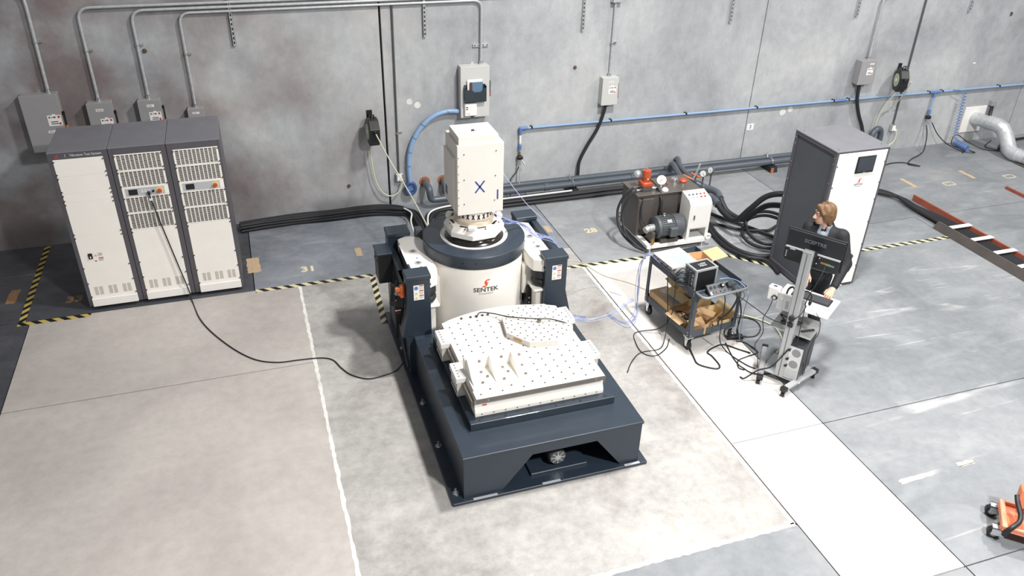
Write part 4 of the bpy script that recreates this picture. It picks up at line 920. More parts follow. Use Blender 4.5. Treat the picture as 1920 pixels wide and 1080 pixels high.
# ================================================================== tall chiller cabinet
HX0, HX1, HY0, HY1, HT = 6.69, 7.475, 7.42, 8.25, 1.975
ch = thing('chiller_cabinet', 'tall grey cooling cabinet with white front panel and dark touch screen', 'cabinet', ((HX0+HX1)/2, (HY0+HY1)/2, 0))
mb = MB(); q = .045
for a, b in ((HX0, HX0+q), (HX1-q, HX1)):
    for c, d in ((HY0, HY0+q), (HY1-q, HY1)): mb.box(a, b, c, d, .02, HT-.02)
mb.box(HX0+q, HX1-q, HY0, HY0+q, .02, .06).box(HX0+q, HX1-q, HY0, HY0+q, HT-.045, HT-.02).box(HX0, HX0+q, HY0+q, HY1-q, .02, .10).box(HX0, HX0+q, HY0+q, HY1-q, HT-.06, HT-.02).box(HX1-q, HX1, HY0+q, HY1-q, .02, .06).box(HX1-q, HX1, HY0+q, HY1-q, HT-.06, HT-.02)
mb.build('frame', M_rack, ch, True, bevel=.003)
MB().rbox(HX0-.004, HX1+.004, HY0-.006, HY1+.004, HT-.02, HT, .004).build('top', M_racktop, ch, True)
M_side = mat('cabinet_side_grey', '4c5056', .45, var=.05)
MB().box(HX0+.012, HX0+.02, HY0+q, HY1-q, .10, HT-.06).build('side_panel', M_side, ch, True)
MB().box(HX1-.02, HX1-.012, HY0+q, HY1-q, .06, HT-.06).build('side_panel', M_side, ch, True)
MB().box(HX0+q, HX1-q, HY1-.02, HY1-.01, .05, HT-.05).build('back_panel', M_side, ch, True)
MB().rbox(HX0+q-.012, HX1-q+.012, HY0-.006, HY0+.012, .045, HT-.035, .003).build('front_panel', M_white, ch, True)
yf2 = HY0-.006
mon = MB().rbox(7.01, 7.285, yf2-.012, yf2, 1.66, 1.885, .006).build('touch_screen', M_black, ch, True)
MB().box(7.03, 7.27, yf2-.014, yf2-.012, 1.685, 1.87).build('display', mat('screen_reflect', '3a4148', .12), mon, True)
MB().box(7.13, 7.165, yf2-.0135, yf2-.012, 1.667, 1.675).build('logo', M_print, mon, True)
emblem(face_front(7.12, yf2-.0005, 1.555), .062).build('emblem', M_logo, ch, True)
text_mb('SENTEK', .034, face_front(7.12, yf2-.001, 1.505), .0005, sx=1.12).build('lettering', M_ink, ch, True)
text_mb('DYNAMICS', .014, face_front(7.12, yf2-.001, 1.478), .0005, sx=1.1).build('small_lettering', M_print, ch, True)
sp_ = None
for yy in (HY0+.028, HY1-.028):
    for z in (.14, .30, .55, .80, 1.05, 1.3, 1.55, 1.8, 1.88):
        if sp_ is None: sp_ = MB().cyl((0,0,0), (-.004,0,0), .008, 8).build('screw', M_zinc, ch, loc=(HX0-ch.location.x, yy-ch.location.y, z))
        else: inst(sp_, ch, (HX0-ch.location.x, yy-ch.location.y, z), 'screw')
sf_ = None
for xx in (HX0+q-.006, HX1-q+.006):
    for z in (.3, .62, .95, 1.27, 1.5, 1.78):
        if sf_ is None: sf_ = MB().cyl((0,0,0), (0,-.006,0), .008, 8).build('panel_screw', M_ink, ch, loc=(xx-ch.location.x, yf2-ch.location.y, z))
        else: inst(sf_, ch, (xx-ch.location.x, yf2-ch.location.y, z), 'panel_screw')
for xx, yy in ((HX0+.08, HY0+.08), (HX1-.08, HY0+.08), (HX0+.08, HY1-.08), (HX1-.08, HY1-.08)): MB().cyl((xx, yy, 0), (xx, yy, .03), .035, 12).build('foot', M_black, ch, True)
for xx, yy in ((HX0+.06, HY0+.06), (HX1-.06, HY0+.1), (HX0+.06, HY1-.08)): MB().cyl((xx, yy, HT), (xx, yy, HT+.003), .008, 8).build('top_screw', M_ink, ch, True)
# ================================================================== twin grey pipes along the wall base
pp = thing('base_pipe', 'front dark grey plastic pipe along the foot of the back wall', 'pipe', (6, 11.2, 0), group='twin dark grey pipes at the wall foot')
MB().tube([(2.49, 11.497, .36), (2.49, 11.36, .36)]+bend((2.49, 11.40, .36), (2.50, 11.22, .36), (2.51, 11.22, .16), .08)+bend((2.51, 11.22, .3), (2.51, 11.22, .16), (3, 11.22, .16), .08)+[(11.1, 11.22, .15)], .053, 14).build('pipe', M_pvc, pp, True)
MB().cyl((2.49, 11.499, .36), (2.49, 11.49, .36), .085, 18).build('wall_collar', mat('rust_collar', 'a9643f', .7), pp, True)
for x in (4.4, 5.95, 6.62, 9.6): MB().cyl((x, 11.22, .158), (x+.09, 11.22, .158), .061, 14).build('coupling', M_pvc, pp, True)
pq = thing('base_pipe', 'rear dark grey plastic pipe along the foot of the back wall', 'pipe', (6, 11.38, 0), group='twin dark grey pipes at the wall foot')
MB().tube([(2.78, 11.497, .36), (2.78, 11.44, .36)]+bend((2.78, 11.46, .36), (2.78, 11.385, .36), (2.78, 11.385, .18), .06)+bend((2.78, 11.385, .36), (2.78, 11.385, .18), (3.2, 11.385, .18), .07)+[(10.98, 11.385, .165)], .048, 14).build('pipe', M_pvc, pq, True)
MB().cyl((2.78, 11.499, .36), (2.78, 11.49, .36), .08, 18).build('wall_collar', mat('rust_collar', 'a9643f', .7), pq, True)
for x in (4.9, 8.70):
    t = thing('pipe_support', 'black rubber pipe support block with orange end, %s the hydraulic unit' % ('left of' if x < 6 else 'right of'), 'pipe support', (x, 11.25, 0), group='pipe support blocks')
    MB().prism([(x-.07, 11.08, 0), (x-.07, 11.46, 0), (x-.07, 11.43, .10), (x-.07, 11.11, .10)], (.14, 0, 0)).build('block', M_rubber, t, True)
    MB().box(x-.072, x-.02, 11.072, 11.085, .005, .09).build('reflector', mat('dull_orange', 'b06a42', .6), t, True)
    for yy, r, z in ((11.22, .06, .156), (11.385, .055, .175)): MB().tube([(x, yy+r*math.cos(a), z+r*math.sin(a)) for a in [PI*i/10 for i in range(-1, 12)]], .011, 6).cyl((x, yy, z+r), (x, yy, z+r+.045), .008, 6).build('strap', M_zinc, t, True)
# U-bend by the wall behind the chiller
cable('pipe_bend', [(10.86, 11.25, .06), (10.84, 11.28, .38), (10.93, 11.30, .52), (11.04, 11.32, .50), (11.10, 11.34, .36), (11.10, 11.34, .06)], .055, M_pvc, 'dark grey U-bend pipe standing at the wall behind the chiller cabinet', 'pipe', dense=6, n=12)
# ================================================================== hydraulic power unit
hp = thing('hydraulic_power_unit', 'hydraulic power unit with brown tank, grey motor and cream control console on skid', 'hydraulic unit', (5.63, 9.4, 0))
M_skid = M_white
for a in ((5.13, 5.20, 8.95, 9.92), (6.06, 6.13, 8.95, 9.92)): MB().rbox(a[0], a[1], a[2], a[3], .075, .135, .006).build('skid_rail', M_skid, hp, True)
for a in ((5.20, 6.06, 8.95, 9.02), (5.20, 6.06, 9.85, 9.92)): MB().rbox(a[0], a[1], a[2], a[3], .075, .135, .006).build('skid_rail', M_skid, hp, True)
MB().box(5.20, 6.06, 9.02, 9.85, .085, .10).build('drip_tray', M_brown, hp, True)
for x, y in ((5.2, 9.0), (6.05, 9.0), (5.2, 9.88), (6.05, 9.88)): MB().cyl((x, y, 0), (x, y, .02), .04, 14).cyl((x, y, .02), (x, y, .08), .022, 12).build('leveling_foot', M_zinc, hp, True)
for x, y in ((5.165, 9.95), (6.10, 8.945)):
    MB().tube([(x+.035*math.cos(a), y, .16+.035*math.sin(a)) for a in [2*PI*i/16 for i in range(16)]], .018, 8, closed=True).build('lifting_eye', M_skid, hp, True)
tk = MB().rbox(5.10, 6.08, 9.32, 9.82, .12, .745, .006).build('tank', M_brown, hp, True)
MB().rbox(5.08, 6.10, 9.30, 9.84, .745, .762, .003).build('tank_lid', mat('tank_lid', '6e6762', .35, metal=.3), tk, True)
MB().rbox(5.10, 5.34, 9.285, 9.325, .14, .70, .004).build('inspection_cover', M_brown, tk, True)
# red relief valve stack
rv = MB().rbox(5.20, 5.36, 9.40, 9.56, .762, .83, .008).build('valve_manifold', M_brown, hp, True)
MB().rbox(5.195, 5.365, 9.395, 9.565, .83, .90, .015).cyl((5.28, 9.48, .90), (5.28, 9.48, .99), .055, 18).cyl((5.28, 9.48, .96), (5.28, 9.48, 1.065), .062, 18).build('relief_valve', M_redvalve, rv, True)
MB().cyl((5.28, 9.48, 1.065), (5.28, 9.48, 1.095), .014, 8).build('valve_stem', M_zinc, rv, True)
MB().sphere((5.20, 9.60, .96), .06, 14).build('accumulator', M_silver, rv, True)
MB().box(5.262, 5.298, 9.42, 9.425, .935, .965).build('valve_label', mat('valve_label', 'd9b46a', .5), rv, True)
MB().cyl((5.20, 9.52, .80), (5.10, 9.50, .80), .018, 10).cyl((5.20, 9.44, .79), (5.11, 9.42, .79), .018, 10).build('fitting', M_zinc, rv, True)
MB().cyl((5.36, 9.44, .80), (5.43, 9.42, .80), .018, 10).build('fitting', M_zinc, rv, True)
def gauge(x, y, z, r, m, par, zs, face=Vector((-.45, -.75, .35))):
    f = face.normalized(); c = Vector((x, y, z))
    g = MB().cyl(c, c+f*.035, r, 24).build('gauge', m, par, True)
    MB().cyl(c+f*.035, c+f*.037, r*.86, 24).build('dial', M_glass, g, True)
    d = f.orthogonal().normalized()
    MB().tube([c+f*.038-d*r*.2, c+f*.038+d*r*.6], .003, 4).build('needle', M_ink, g, True)
    MB().cyl((x, y, z-r), (x, y, zs), .013, 8).build('gauge_stem', m, g, True)
gauge(5.545, 9.50, .875, .068, M_white, hp, .762)
MB().lathe([(.05, .762), (.05, .775), (.04, .79), (.03, .80), (.0, .80)], (5.55, 9.38, 0), 16).build('filler_cap', M_white, hp, True)
MB().lathe([(.055, .762), (.055, .80), (.048, .812), (.0, .812)], (5.84, 9.64, 0), 18).build('breather_cap', M_zinc, hp, True)
MB().lathe([(.05, .762), (.05, .80), (.04, .805)], (5.90, 9.50, 0), 18).build('filter_base', M_zinc, hp, True)
MB().lathe([(.055, .805), (.06, .83), (.04, .85), (.0, .855)], (5.90, 9.50, 0), 18).build('filter_cap', M_redvalve, hp, True)
MB().lathe([(.0, .0), (.018, .0), (.018, .02), (.0, .02)], (5.64, 9.52, .80), 10, 'X').build('sight_plug', M_redvalve, hp, True)
# electric motor
mz, my = .335, 9.10
mo = MB().lathe([(.09, 5.28), (.155, 5.30), (.16, 5.31), (.16, 5.34), (.148, 5.345), (.148, 5.56), (.163, 5.565), (.163, 5.70), (.14, 5.725), (.0, 5.725)], (0, my, mz), 32, 'X').build('motor', M_motor, hp, True)
for k in range(13):
    a = -PI*.28+PI*.75*k/12; MB().box(5.35, 5.555, -.004, .004, .146, .162, Matrix.Translation((0, my, mz)) @ Matrix.Rotation(a, 4, 'X')).build('cooling_fin', M_motor, mo, True)
MB().rbox(5.44, 5.56, my-.225, my-.13, .26, .40, .012).build('terminal_box', M_motor, mo, True)
MB().tube([(5.43+.018*math.cos(a), my, mz+.185+.018*math.sin(a)) for a in [2*PI*i/14 for i in range(14)]], .006, 6, closed=True).build('eye_bolt', M_zinc, mo, True)
MB().box(-.035, .035, -.001, .0, -.02, .02, Matrix.Translation((5.47, my-.10, mz+.125)) @ Matrix.Rotation(-.75, 4, 'X')).build('rating_plate', M_paper, mo, True)
MB().cyl((5.30, my, mz), (5.20, my, mz), .055, 18).cyl((5.20, my, mz), (5.14, my-.02, mz-.02), .05, 14).build('pump', M_silver, hp, True)
MB().rbox(5.22, 5.27, my-.1, my+.1, .13, .30, .006).build('bell_housing', M_brown, hp, True)
MB().box(5.34, 5.62, my-.14, my+.14, .10, .19).build('motor_foot', M_brown, hp, True)
MB().cyl((5.20, my-.16, .16), (5.20, my-.16, .24), .022, 10).build('pump_fitting', M_brass, hp, True)
for pts, r in (([(5.10, 9.50, .80), (4.98, 9.48, .74), (4.86, 9.45, .50), (4.86, 9.3, .25), (4.98, 9.1, .10), (5.10, 8.98, .05)], .018), ([(5.11, 9.42, .79), (5.0, 9.40, .72), (4.90, 9.36, .50), (4.89, 9.2, .26), (5.02, 9.06, .10), (5.14, 8.93, .05)], .015),
               ([(5.16, 9.30, .72), (5.14, 9.27, .55), (5.15, 9.22, .42), (5.20, 9.14, .36)], .014), ([(5.43, 9.42, .80), (5.46, 9.28, .66), (5.45, 9.24, .50), (5.55, 9.2, .44), (5.68, 9.22, .42), (5.80, 9.22, .40)], .02), ([(5.30, 9.42, .95), (5.40, 9.40, .86), (5.46, 9.32, .76)], .009)):
    MB().tube(pts, r, 8, dense=6).build('hydraulic_hose', M_rubber, hp, True)
# console
C0, C1, CF, CB = 5.74, 6.09, 8.95, 9.22
prof = [(CF, .135), (CF, .69), (CF+.05, .745), (CB, .80), (CB, .135)]
co = MB()
co.prism([(C0, y, z) for y, z in prof], (.018, 0, 0)).prism([(C1-.018, y, z) for y, z in prof], (.018, 0, 0))
co.box(C0+.018, C1-.018, CF, CF+.012, .31, .69).box(C0+.018, C1-.018, CB-.012, CB, .135, .79).box(C0+.018, C0+.045, CF, CF+.012, .135, .31).box(C1-.045, C1-.018, CF, CF+.012, .135, .31).box(C0+.018, C1-.018, CF+.012, CB-.012, .135, .147)
co.prism([(C0+.018, CF, .69), (C0+.018, CF+.05, .745), (C0+.018, CB, .80), (C0+.018, CB, .788), (C0+.018, CF+.055, .733), (C0+.018, CF+.012, .69)], (C1-C0-.036, 0, 0))
cn = co.build('console', M_white, hp, True)
MB().box(C0+.03, C1-.03, CF-.004, CF, .325, .675).build('console_door', M_white, cn, True)
MB().rbox(C0+.075, C0+.095, CF-.018, CF-.004, .46, .53, .004).build('door_latch', M_motor, cn, True)
Mb = Matrix.Translation((0, CF+.05, .745)) @ Matrix.Rotation(math.atan2(.055, CB-CF-.05), 4, 'X')
for i in range(5):
    xx = C0+.055+.06*i
    MB().cyl(Mb @ Vector((xx, .115, 0)), Mb @ Vector((xx, .115, .012)), .014, 12).build('push_button', M_red if i > 2 else M_motor, cn, True)
    if i > 0: MB().cyl(Mb @ Vector((xx-.02, .05, 0)), Mb @ Vector((xx-.02, .05, .012)), .014, 12).build('push_button', M_red if i > 2 else M_ltgrey, cn, True)
# supply pipes from the wall with valves, gauges
def obj_tube(name, pts, r, m, parent, dense=6, n=12): return MB().tube(pts, r, n, dense=dense).build(name, m, parent, True)
vs = thing('valve_pipework', 'grey pipework with orange valve handles and gauges behind the hydraulic unit', 'pipework', (6.5, 10.5, 0))
obj_tube('riser_pipe', [(6.68, 11.22, .16), (6.68, 11.20, .28), (6.67, 11.12, .36), (6.60, 10.9, .38), (6.50, 10.6, .40), (6.42, 10.3, .44), (6.34, 10.05, .50)], .05, M_pvc, vs)
obj_tube('riser_pipe', [(6.86, 11.385, .17), (6.86, 11.38, .30), (6.84, 11.28, .38), (6.72, 11.0, .40), (6.62, 10.7, .43), (6.56, 10.4, .44), (6.52, 10.1, .46)], .042, M_pvc, vs)
obj_tube('valve_body', [(6.32, 10.02, .50), (6.36, 9.9, .46), (6.48, 9.85, .36), (6.60, 9.7, .36), (6.56, 9.5, .36)], .06, M_pvc, vs)
obj_tube('valve_body', [(6.52, 10.1, .46), (6.62, 9.98, .42), (6.70, 9.8, .42), (6.66, 9.6, .40)], .055, M_pvc, vs)
for x, y, z in ((6.38, 10.15, .56), (6.55, 10.2, .55)): MB().rbox(-.09, .09, -.02, .02, -.012, .012, .008, Matrix.Translation((x, y, z)) @ Matrix.Rotation(-.9, 4, 'Z') @ Matrix.Rotation(.2, 4, 'Y')).cyl((x, y, z), (x, y, z-.07), .015, 8).build('valve_handle', M_orange, vs, True)
MB().rbox(-.016, .016, -.006, .006, -.14, .14, .004, Matrix.Translation((6.48, 10.08, .66)) @ Matrix.Rotation(.32, 4, 'Y')).build('lever', M_silver, vs, True)
gauge(6.56, 10.0, .66, .055, M_motor, vs, .42, Vector((-.75, -.6, .25)))
gauge(6.75, 10.08, .66, .055, M_motor, vs, .36, Vector((-.9, -.2, .25)))
for x, y in ((6.34, 10.05), (6.75, 10.08)): MB().cyl((x, y, 0), (x, y, .40), .02, 8).cyl((x, y, 0), (x, y, .01), .05, 12).build('support_leg', M_pvc, vs, True)
# ---- big hoses between hydraulic unit and chiller
HG = 'thick black hoses between hydraulic unit and chiller'
def hose(pts, r, label, m=M_rubber, g=HG): return cable('hose', pts, r, m, label, 'hose', dense=8, n=10, group=g)
hose([(6.56, 9.5, .36), (6.57, 9.32, .30), (6.60, 9.05, .30), (6.66, 8.85, .56), (6.76, 8.68, .82), (6.90, 8.52, .92), (7.05, 8.40, .88), (7.08, 8.26, .84)], .042, 'thick black hose arching highest from hydraulic unit into the chiller back')
hose([(6.66, 9.6, .40), (6.70, 9.42, .26), (6.80, 9.15, .24), (6.82, 8.95, .44), (6.88, 8.75, .64), (7.02, 8.55, .70), (7.15, 8.38, .66), (7.18, 8.26, .62)], .042, 'thick black hose arching just below the highest one into the chiller back')
hose([(6.46,9.49,.06), (6.39,9.14,.05), (6.40,8.70,.05), (6.54,8.44,.05), (6.75,8.34,.05), (7.0, 8.34, .05), (7.2, 8.40, .05)], .032, 'black hose sweeping low around the front of the hose loops')
hose([(6.40,9.52,.12), (6.34,9.18,.05), (6.32,8.74,.05), (6.44,8.42,.05), (6.62,8.29,.05), (6.66, 8.10, .04), (6.62, 7.9, .04)], .026, 'black hose lying outermost on the floor by the slanted tape')
for k, (dx, dz) in enumerate(((0, .035), (.06, .10))):
    hose([(7.20, 8.55, .05+dz), (6.99, 8.50, .035+dz), (6.80, 8.55, .035+dz), (6.68+dx, 8.75, .04+dz), (6.70+dx, 8.98, .10+dz), (6.86, 9.10, .22+dz), (7.05, 8.98, .32+dz), (7.15, 8.7, .36+dz), (7.2, 8.28, .40+dz)], .024, 'black hose coiled in a loop beside the chiller, %s of two' % ('lower' if k == 0 else 'upper'))
hose([(6.6, 9.98, .05), (6.74, 9.7, .04), (6.95, 9.35, .04), (7.12, 9.0, .04), (7.30, 8.6, .04), (7.36, 8.3, .06)], .028, 'straight black hose crossing the floor behind the hose loops')
hose([(6.30, 9.62, .05), (6.55, 9.48, .04), (6.85, 9.20, .04), (7.2, 9.05, .05), (7.5, 9.15, .05), (7.62, 8.8, .05), (7.42, 8.35, .06)], .024, 'black hose lying flat across the others towards the chiller back')
# ---- cable bundles at the wall foot
BG = 'black cables bundled along the wall foot'
base = [(-.34, 11.25), (.04, 11.30), (.51, 11.32), (.99, 11.32), (1.57, 11.33), (1.95, 11.22), (2.12, 11.0), (2.17, 10.6), (2.15, 9.9), (2.08, 9.2), (2.02, 8.6), (2.0, 8.30)]
rr = random.Random(5)
for k in range(9):
    oy, oz = -.05*(k % 3), .035+.045*(k//3); z0 = oz
    pts = [(x+rr.uniform(-.012, .012)+(.04*(k % 3) if i > 5 else 0), y+oy*(1 if i < 6 else .2)+rr.uniform(-.015, .015), z0+rr.uniform(-.008, .008)+(.0 if i < 9 else (.12 if i < 11 else .25))) for i, (x, y) in enumerate(base)]
    cable('bundle_cable', pts, .023, M_rubber, 'thick black cable in the bundle from the rack cabinets to the shaker back', 'cable', dense=5, n=8, group=BG)
M_whitecable = mat('white_cable', 'dcdcda', .5)
base2 = [(2.16, 8.4, .55), (2.20, 9.0, .2), (2.24, 9.8, .05), (2.30, 10.6, .05), (2.50, 10.98, .05), (3.02, 11.02, .05), (3.83, 11.02, .05), (4.74, 11.02, .05), (5.6, 11.03, .05), (6.3, 10.95, .05), (6.55, 10.6, .05)]
for k in range(5):
    pts = [(x+.05*(k % 3)+rr.uniform(-.01, .01), y-.045*(k % 3)+rr.uniform(-.012, .012), z+.045*(k//3)) for x, y, z in base2]
    cable('bundle_cable', pts, .022, M_rubber, 'thick black cable in the bundle between shaker back and hydraulic unit', 'cable', dense=5, n=8, group='black cables right of the shaker at the wall foot')
cable('bundle_cable', [(2.05, 8.4, .7), (2.12, 9.0, .35), (2.25, 9.8, .14), (2.30, 10.5, .14), (2.48, 10.9, .14), (3.0, 10.98, .15), (3.9, 10.99, .15), (4.8, 11.0, .15)], .014, M_whitecable, 'white cable lying on the black bundle behind the shaker', 'cable')
cable('bundle_cable', [(1.93, 8.4, .75), (1.98, 9.2, .40), (2.02, 9.9, .18), (2.05, 10.5, .17), (2.12, 10.8, .18), (2.05, 11.0, .18)], .012, M_whitecable, 'white cable curving on the left bundle behind the shaker', 'cable')
# ---- hoses from the chiller into the channel at the right
RG = 'black hoses running into the steel floor channel'
for k in range(5):
    o = .055*k
    pts = [(7.44, 8.20-.02*k, .35), (8.0, 8.9, .12), (8.9, 9.75-.03*k, .06), (9.6+.1*o, 10.0-o*.4, .06), (10.0+o*.2, 9.7-o, .06), (10.03+o*.4-.05, 9.1, .06), (9.98+o*.9, 8.5, .06), (9.99+o*.9, 7.4, .06), (9.99+o*.9, 5.6, .06)]
    cable('hose', pts, .026, M_rubber, 'black hose running side by side with others from the chiller into the floor channel', 'hose', dense=8, n=8, group=RG)
tr = thing('floor_channel', 'dark steel floor channel with white cross straps carrying hoses', 'cable channel', (10.1, 6.8, 0))
MB().prism([(9.83, 8.5, 0), (9.95, 8.5, 0), (9.95, 8.5, .10), (9.90, 8.5, .11)], (0, -5.2, 0)).build('side_rail', mat('channel_brown', '4b4542', .55, var=.12), tr, True)
MB().box(9.95, 10.28, 3.3, 8.5, .002, .012).build('channel_floor', M_black, tr, True)
rl = MB().box(10.28, 10.31, 3.3, 9.45, 0, .10).box(10.31, 10.36, 3.3, 9.45, 0, .012).build('red_rail', M_rust, tr, True)
for i in range(12): MB().box(9.92, 10.30, 8.22-.42*i, 8.30-.42*i, .112, .120).build('strap', M_white, tr, True)
o = MB().box(12.22, 12.25, 4.6, 9.40, 0, .05).box(12.25, 12.30, 4.6, 9.40, 0, .012).build('steel_rail', M_rust); tag(o, 'thin rust red steel rail on the floor at the right edge', 'rail')
# ---- galvanised duct at right
du = thing('exhaust_duct', 'galvanised round duct coming out of a white wall plate and bending along the floor', 'duct', (13.6, 11, 0))
MB().rbox(13.14, 13.66, WY-.02, WY, .19, .70, .004).build('wall_plate', M_white, du, True)
def ring_tube(pts, r, name): return MB().tube(pts, r, 20).build(name, M_steel, du, True)
ring_tube([(13.42, WY-.012, .47), (13.44, 11.10, .49)], .12, 'duct_section')
ring_tube([(13.44, 11.14, .49), (13.46, 10.98, .50), (13.50, 10.86, .46), (13.52, 10.80, .38)], .135, 'duct_elbow')
ring_tube([(13.52, 10.80, .40), (13.46, 10.58, .20)], .13, 'duct_section')
ring_tube([(13.47, 10.62, .23), (13.45, 10.52, .15), (13.45, 10.42, .125), (13.46, 10.33, .13)], .128, 'duct_elbow')
ring_tube([(13.46, 10.36, .125), (13.9, 8.2, .125)], .12, 'duct_section')
for f in (.08, .3, .55, .8):
    p = Vector((13.46, 10.36, .125)).lerp(Vector((13.9, 8.2, .125)), f); MB().cyl(p, p+Vector((.004, -.02, 0)), .125, 20).build('seam_band', M_zinc, du, True)
o = MB().box(13.36, 13.50, 7.9, 10.3, 0, .02).build('skid_board', mat('dark_board', '55504e', .6)); tag(o, 'dark board lying under the galvanised duct', 'board')
sw = thing('wall_switch', 'small grey switch box with black cable beside the duct plate', 'switch box', (13.74, WY, .6))
MB().rbox(13.69, 13.80, WY-.09, WY, .70, .80, .006).build('box', M_boxgrey, sw, True)
MB().tube([(13.73, WY-.06, .70), (13.70, WY-.08, .55), (13.66, WY-.12, .42)], .022, 8, dense=4).build('cable', M_rubber, sw, True)
MB().tube([(13.78, WY-.05, .70), (13.79, WY-.06, .5), (13.78, WY-.1, .35)], .009, 6, dense=4).build('thin_cable', M_rubber, sw, True)
cable('floor_cable', [(13.62, 10.9, .03), (14.0, 11.15, .03), (14.6, 11.25, .03), (15.5, 11.2, .03)], .025, M_rubber, 'thick black cable along the wall foot right of the duct')
# ================================================================== orange lift cart, bottom right
lc = thing('lift_cart', 'orange steel cart with black handle bar and casters at the bottom right corner', 'cart', (6.2, 3.1, 0), .0)
M_org = mat('orange_enamel', 'd67c57', .45, var=.04); M_org2 = mat('orange_enamel_light', 'dc9474', .45, var=.04)
R_ = Matrix.Translation((5.85, 3.43, 0)) @ Matrix.Rotation(-.74, 4, 'Z')
MB().rbox(0, 1.0, -.18, .18, .12, .145, .008, R_).build('deck', M_org, lc, True)
for a in ((0, .045, -.18, .18), (.045, 1.0, -.18, -.155), (.045, 1.0, .155, .18)): MB().rbox(a[0], a[1], a[2], a[3], .145, .185, .006, R_).build('deck_rim', M_org2, lc, True)
MB().prism([(.10, .03, .25), (.10, .15, .25), (.10, .20, .40), (.10, .08, .42)], (.90, 0, 0), R_).build('raised_panel', M_org, lc, True, bevel=.015)
text_mb('Le', .03, R_ @ Matrix.Translation((.215, .125, .4155)) @ Matrix.Rotation(-.17, 4, 'X'), .0006).build('panel_lettering', M_ink, lc, True)
for x in (.2, .85): MB().box(x-.02, x+.02, .09, .13, .14, .27, R_).build('panel_bracket', M_org, lc, True)
MB().tube([R_ @ Vector(q) for q in ((.09, .10, .33), (.10, .03, .30), (.13, -.05, .25), (.12, -.12, .22), (.06, -.19, .18), (.03, -.20, .10))], .022, 8, dense=5).build('handle_bar', M_black, lc, True)
for x, y in ((-.03, .14), (-.03, -.14), (.95, .14), (.95, -.14)):
    k = MB().cyl(R_ @ Vector((x, y-.022, .055)), R_ @ Vector((x, y+.022, .055)), .055, 20).build('caster', M_black, lc, True)
    MB().cyl(R_ @ Vector((x, y-.024, .055)), R_ @ Vector((x, y+.024, .055)), .03, 14).build('caster_hub', mat('hub_tan', 'b8ab98', .4), k, True)
    MB().box(x-.025, x+.08, y-.034, y-.026, .05, .125, R_).box(x-.025, x+.08, y+.026, y+.034, .05, .125, R_).box(x-.025, x+.08, y-.034, y+.034, .112, .125, R_).build('caster_fork', M_zinc, k, True)
# ================================================================== utility cart with instruments and boxes
KR = math.radians(6.5); KL = (4.78, 7.14, 0)
KM = Matrix.Translation(KL) @ Matrix.Rotation(KR, 4, 'Z')
def kw(*q): return KM @ Vector(q)
M_cart = mat('cart_slate', '4a525a', .45, var=.05)
ca = thing('utility_cart', 'dark slate two-shelf steel utility cart with casters between shaker and chiller', 'utility cart', KL, KR)
a, b = .335, .465
def tray(z0, z1, name):
    MB().box(-a, a, -b, b, z0, z0+.004).build(name+'_floor', M_cart, ca)
    for q in ((-a, a, -b, -b+.004), (-a, a, b-.004, b), (-a, -a+.004, -b, b), (a-.004, a, -b, b)): MB().box(q[0], q[1], q[2], q[3], z0, z1).build(name+'_lip', M_cart, ca)
tray(.185, .275, 'lower_tray'); tray(.735, .815, 'upper_tray')
for sx in (-1, 1):
    for sy in (-1, 1):
        x, y = sx*a, sy*b; mb = MB(); w0 = .045; w1 = .10 if (sx < 0 and sy < 0) else .06
        P = [(y, .80), (y-sy*w1, .80), (y-sy*w0, .66), (y-sy*w0, .36), (y-sy*w1, .19), (y, .19)]
        mb.prism([(x+sx*.001, p, z) for p, z in P], (sx*.004, 0, 0))
        P = [(x, .80), (x-sx*w1, .80), (x-sx*w0, .66), (x-sx*w0, .36), (x-sx*w1, .19), (x, .19)]
        mb.prism([(p, y+sy*.001, z) for p, z in P], (0, sy*.004, 0))
        lg = mb.build('leg', M_cart, ca)
        for z in (.22, .26, .76, .79): MB().cyl((x+sx*.004, y-sy*.022, z), (x+sx*.009, y-sy*.022, z), .007, 8).build('bolt', M_zinc, lg)
        for z in (.22, .79): MB().cyl((x-sx*.022, y+sy*.004, z), (x-sx*.022, y+sy*.009, z), .007, 8).build('bolt', M_zinc, lg)
        cx, cy = sx*(a-.04), sy*(b-.05)
        wh = MB().lathe([(.03, -.018), (.058, -.018), (.065, -.010), (.065, .010), (.058, .018), (.03, .018)], (cx, cy, .065), 24, 'X').build('wheel', M_black, ca)
        MB().cyl((cx-.02, cy, .065), (cx+.02, cy, .065), .022, 12).build('hub', M_zinc, wh)
        for s in (-1, 1): MB().prism([(cx+s*.026, cy-.035, .17), (cx+s*.026, cy+.035, .17), (cx+s*.026, cy+.012, .05), (cx+s*.026, cy-.012, .05)], (s*.003, 0, 0)).build('fork', M_zinc, wh)
        MB().box(cx-.04, cx+.04, cy-.045, cy+.045, .168, .185).build('caster_plate', M_zinc, wh)
MB().tube([(-a+.015, -b+.02, .80), (-a+.015, -b-.10, .80), (-a+.06, -b-.135, .80), (a-.06, -b-.135, .80), (a-.015, -b-.10, .80), (a-.015, -b+.02, .80)], .016, 10).build('handle', mat('handle_grey', '8a8d90', .4, metal=.4), ca)
MB().box(-a+.01, a-.01, -b-.10, -b, .775, .78).build('handle_shelf', M_cart, ca)
def kthing(name, label, cat, x, y, z, rz=0): return thing(name, label, cat, tuple(kw(x, y, z)), KR+rz)
ZT = .740
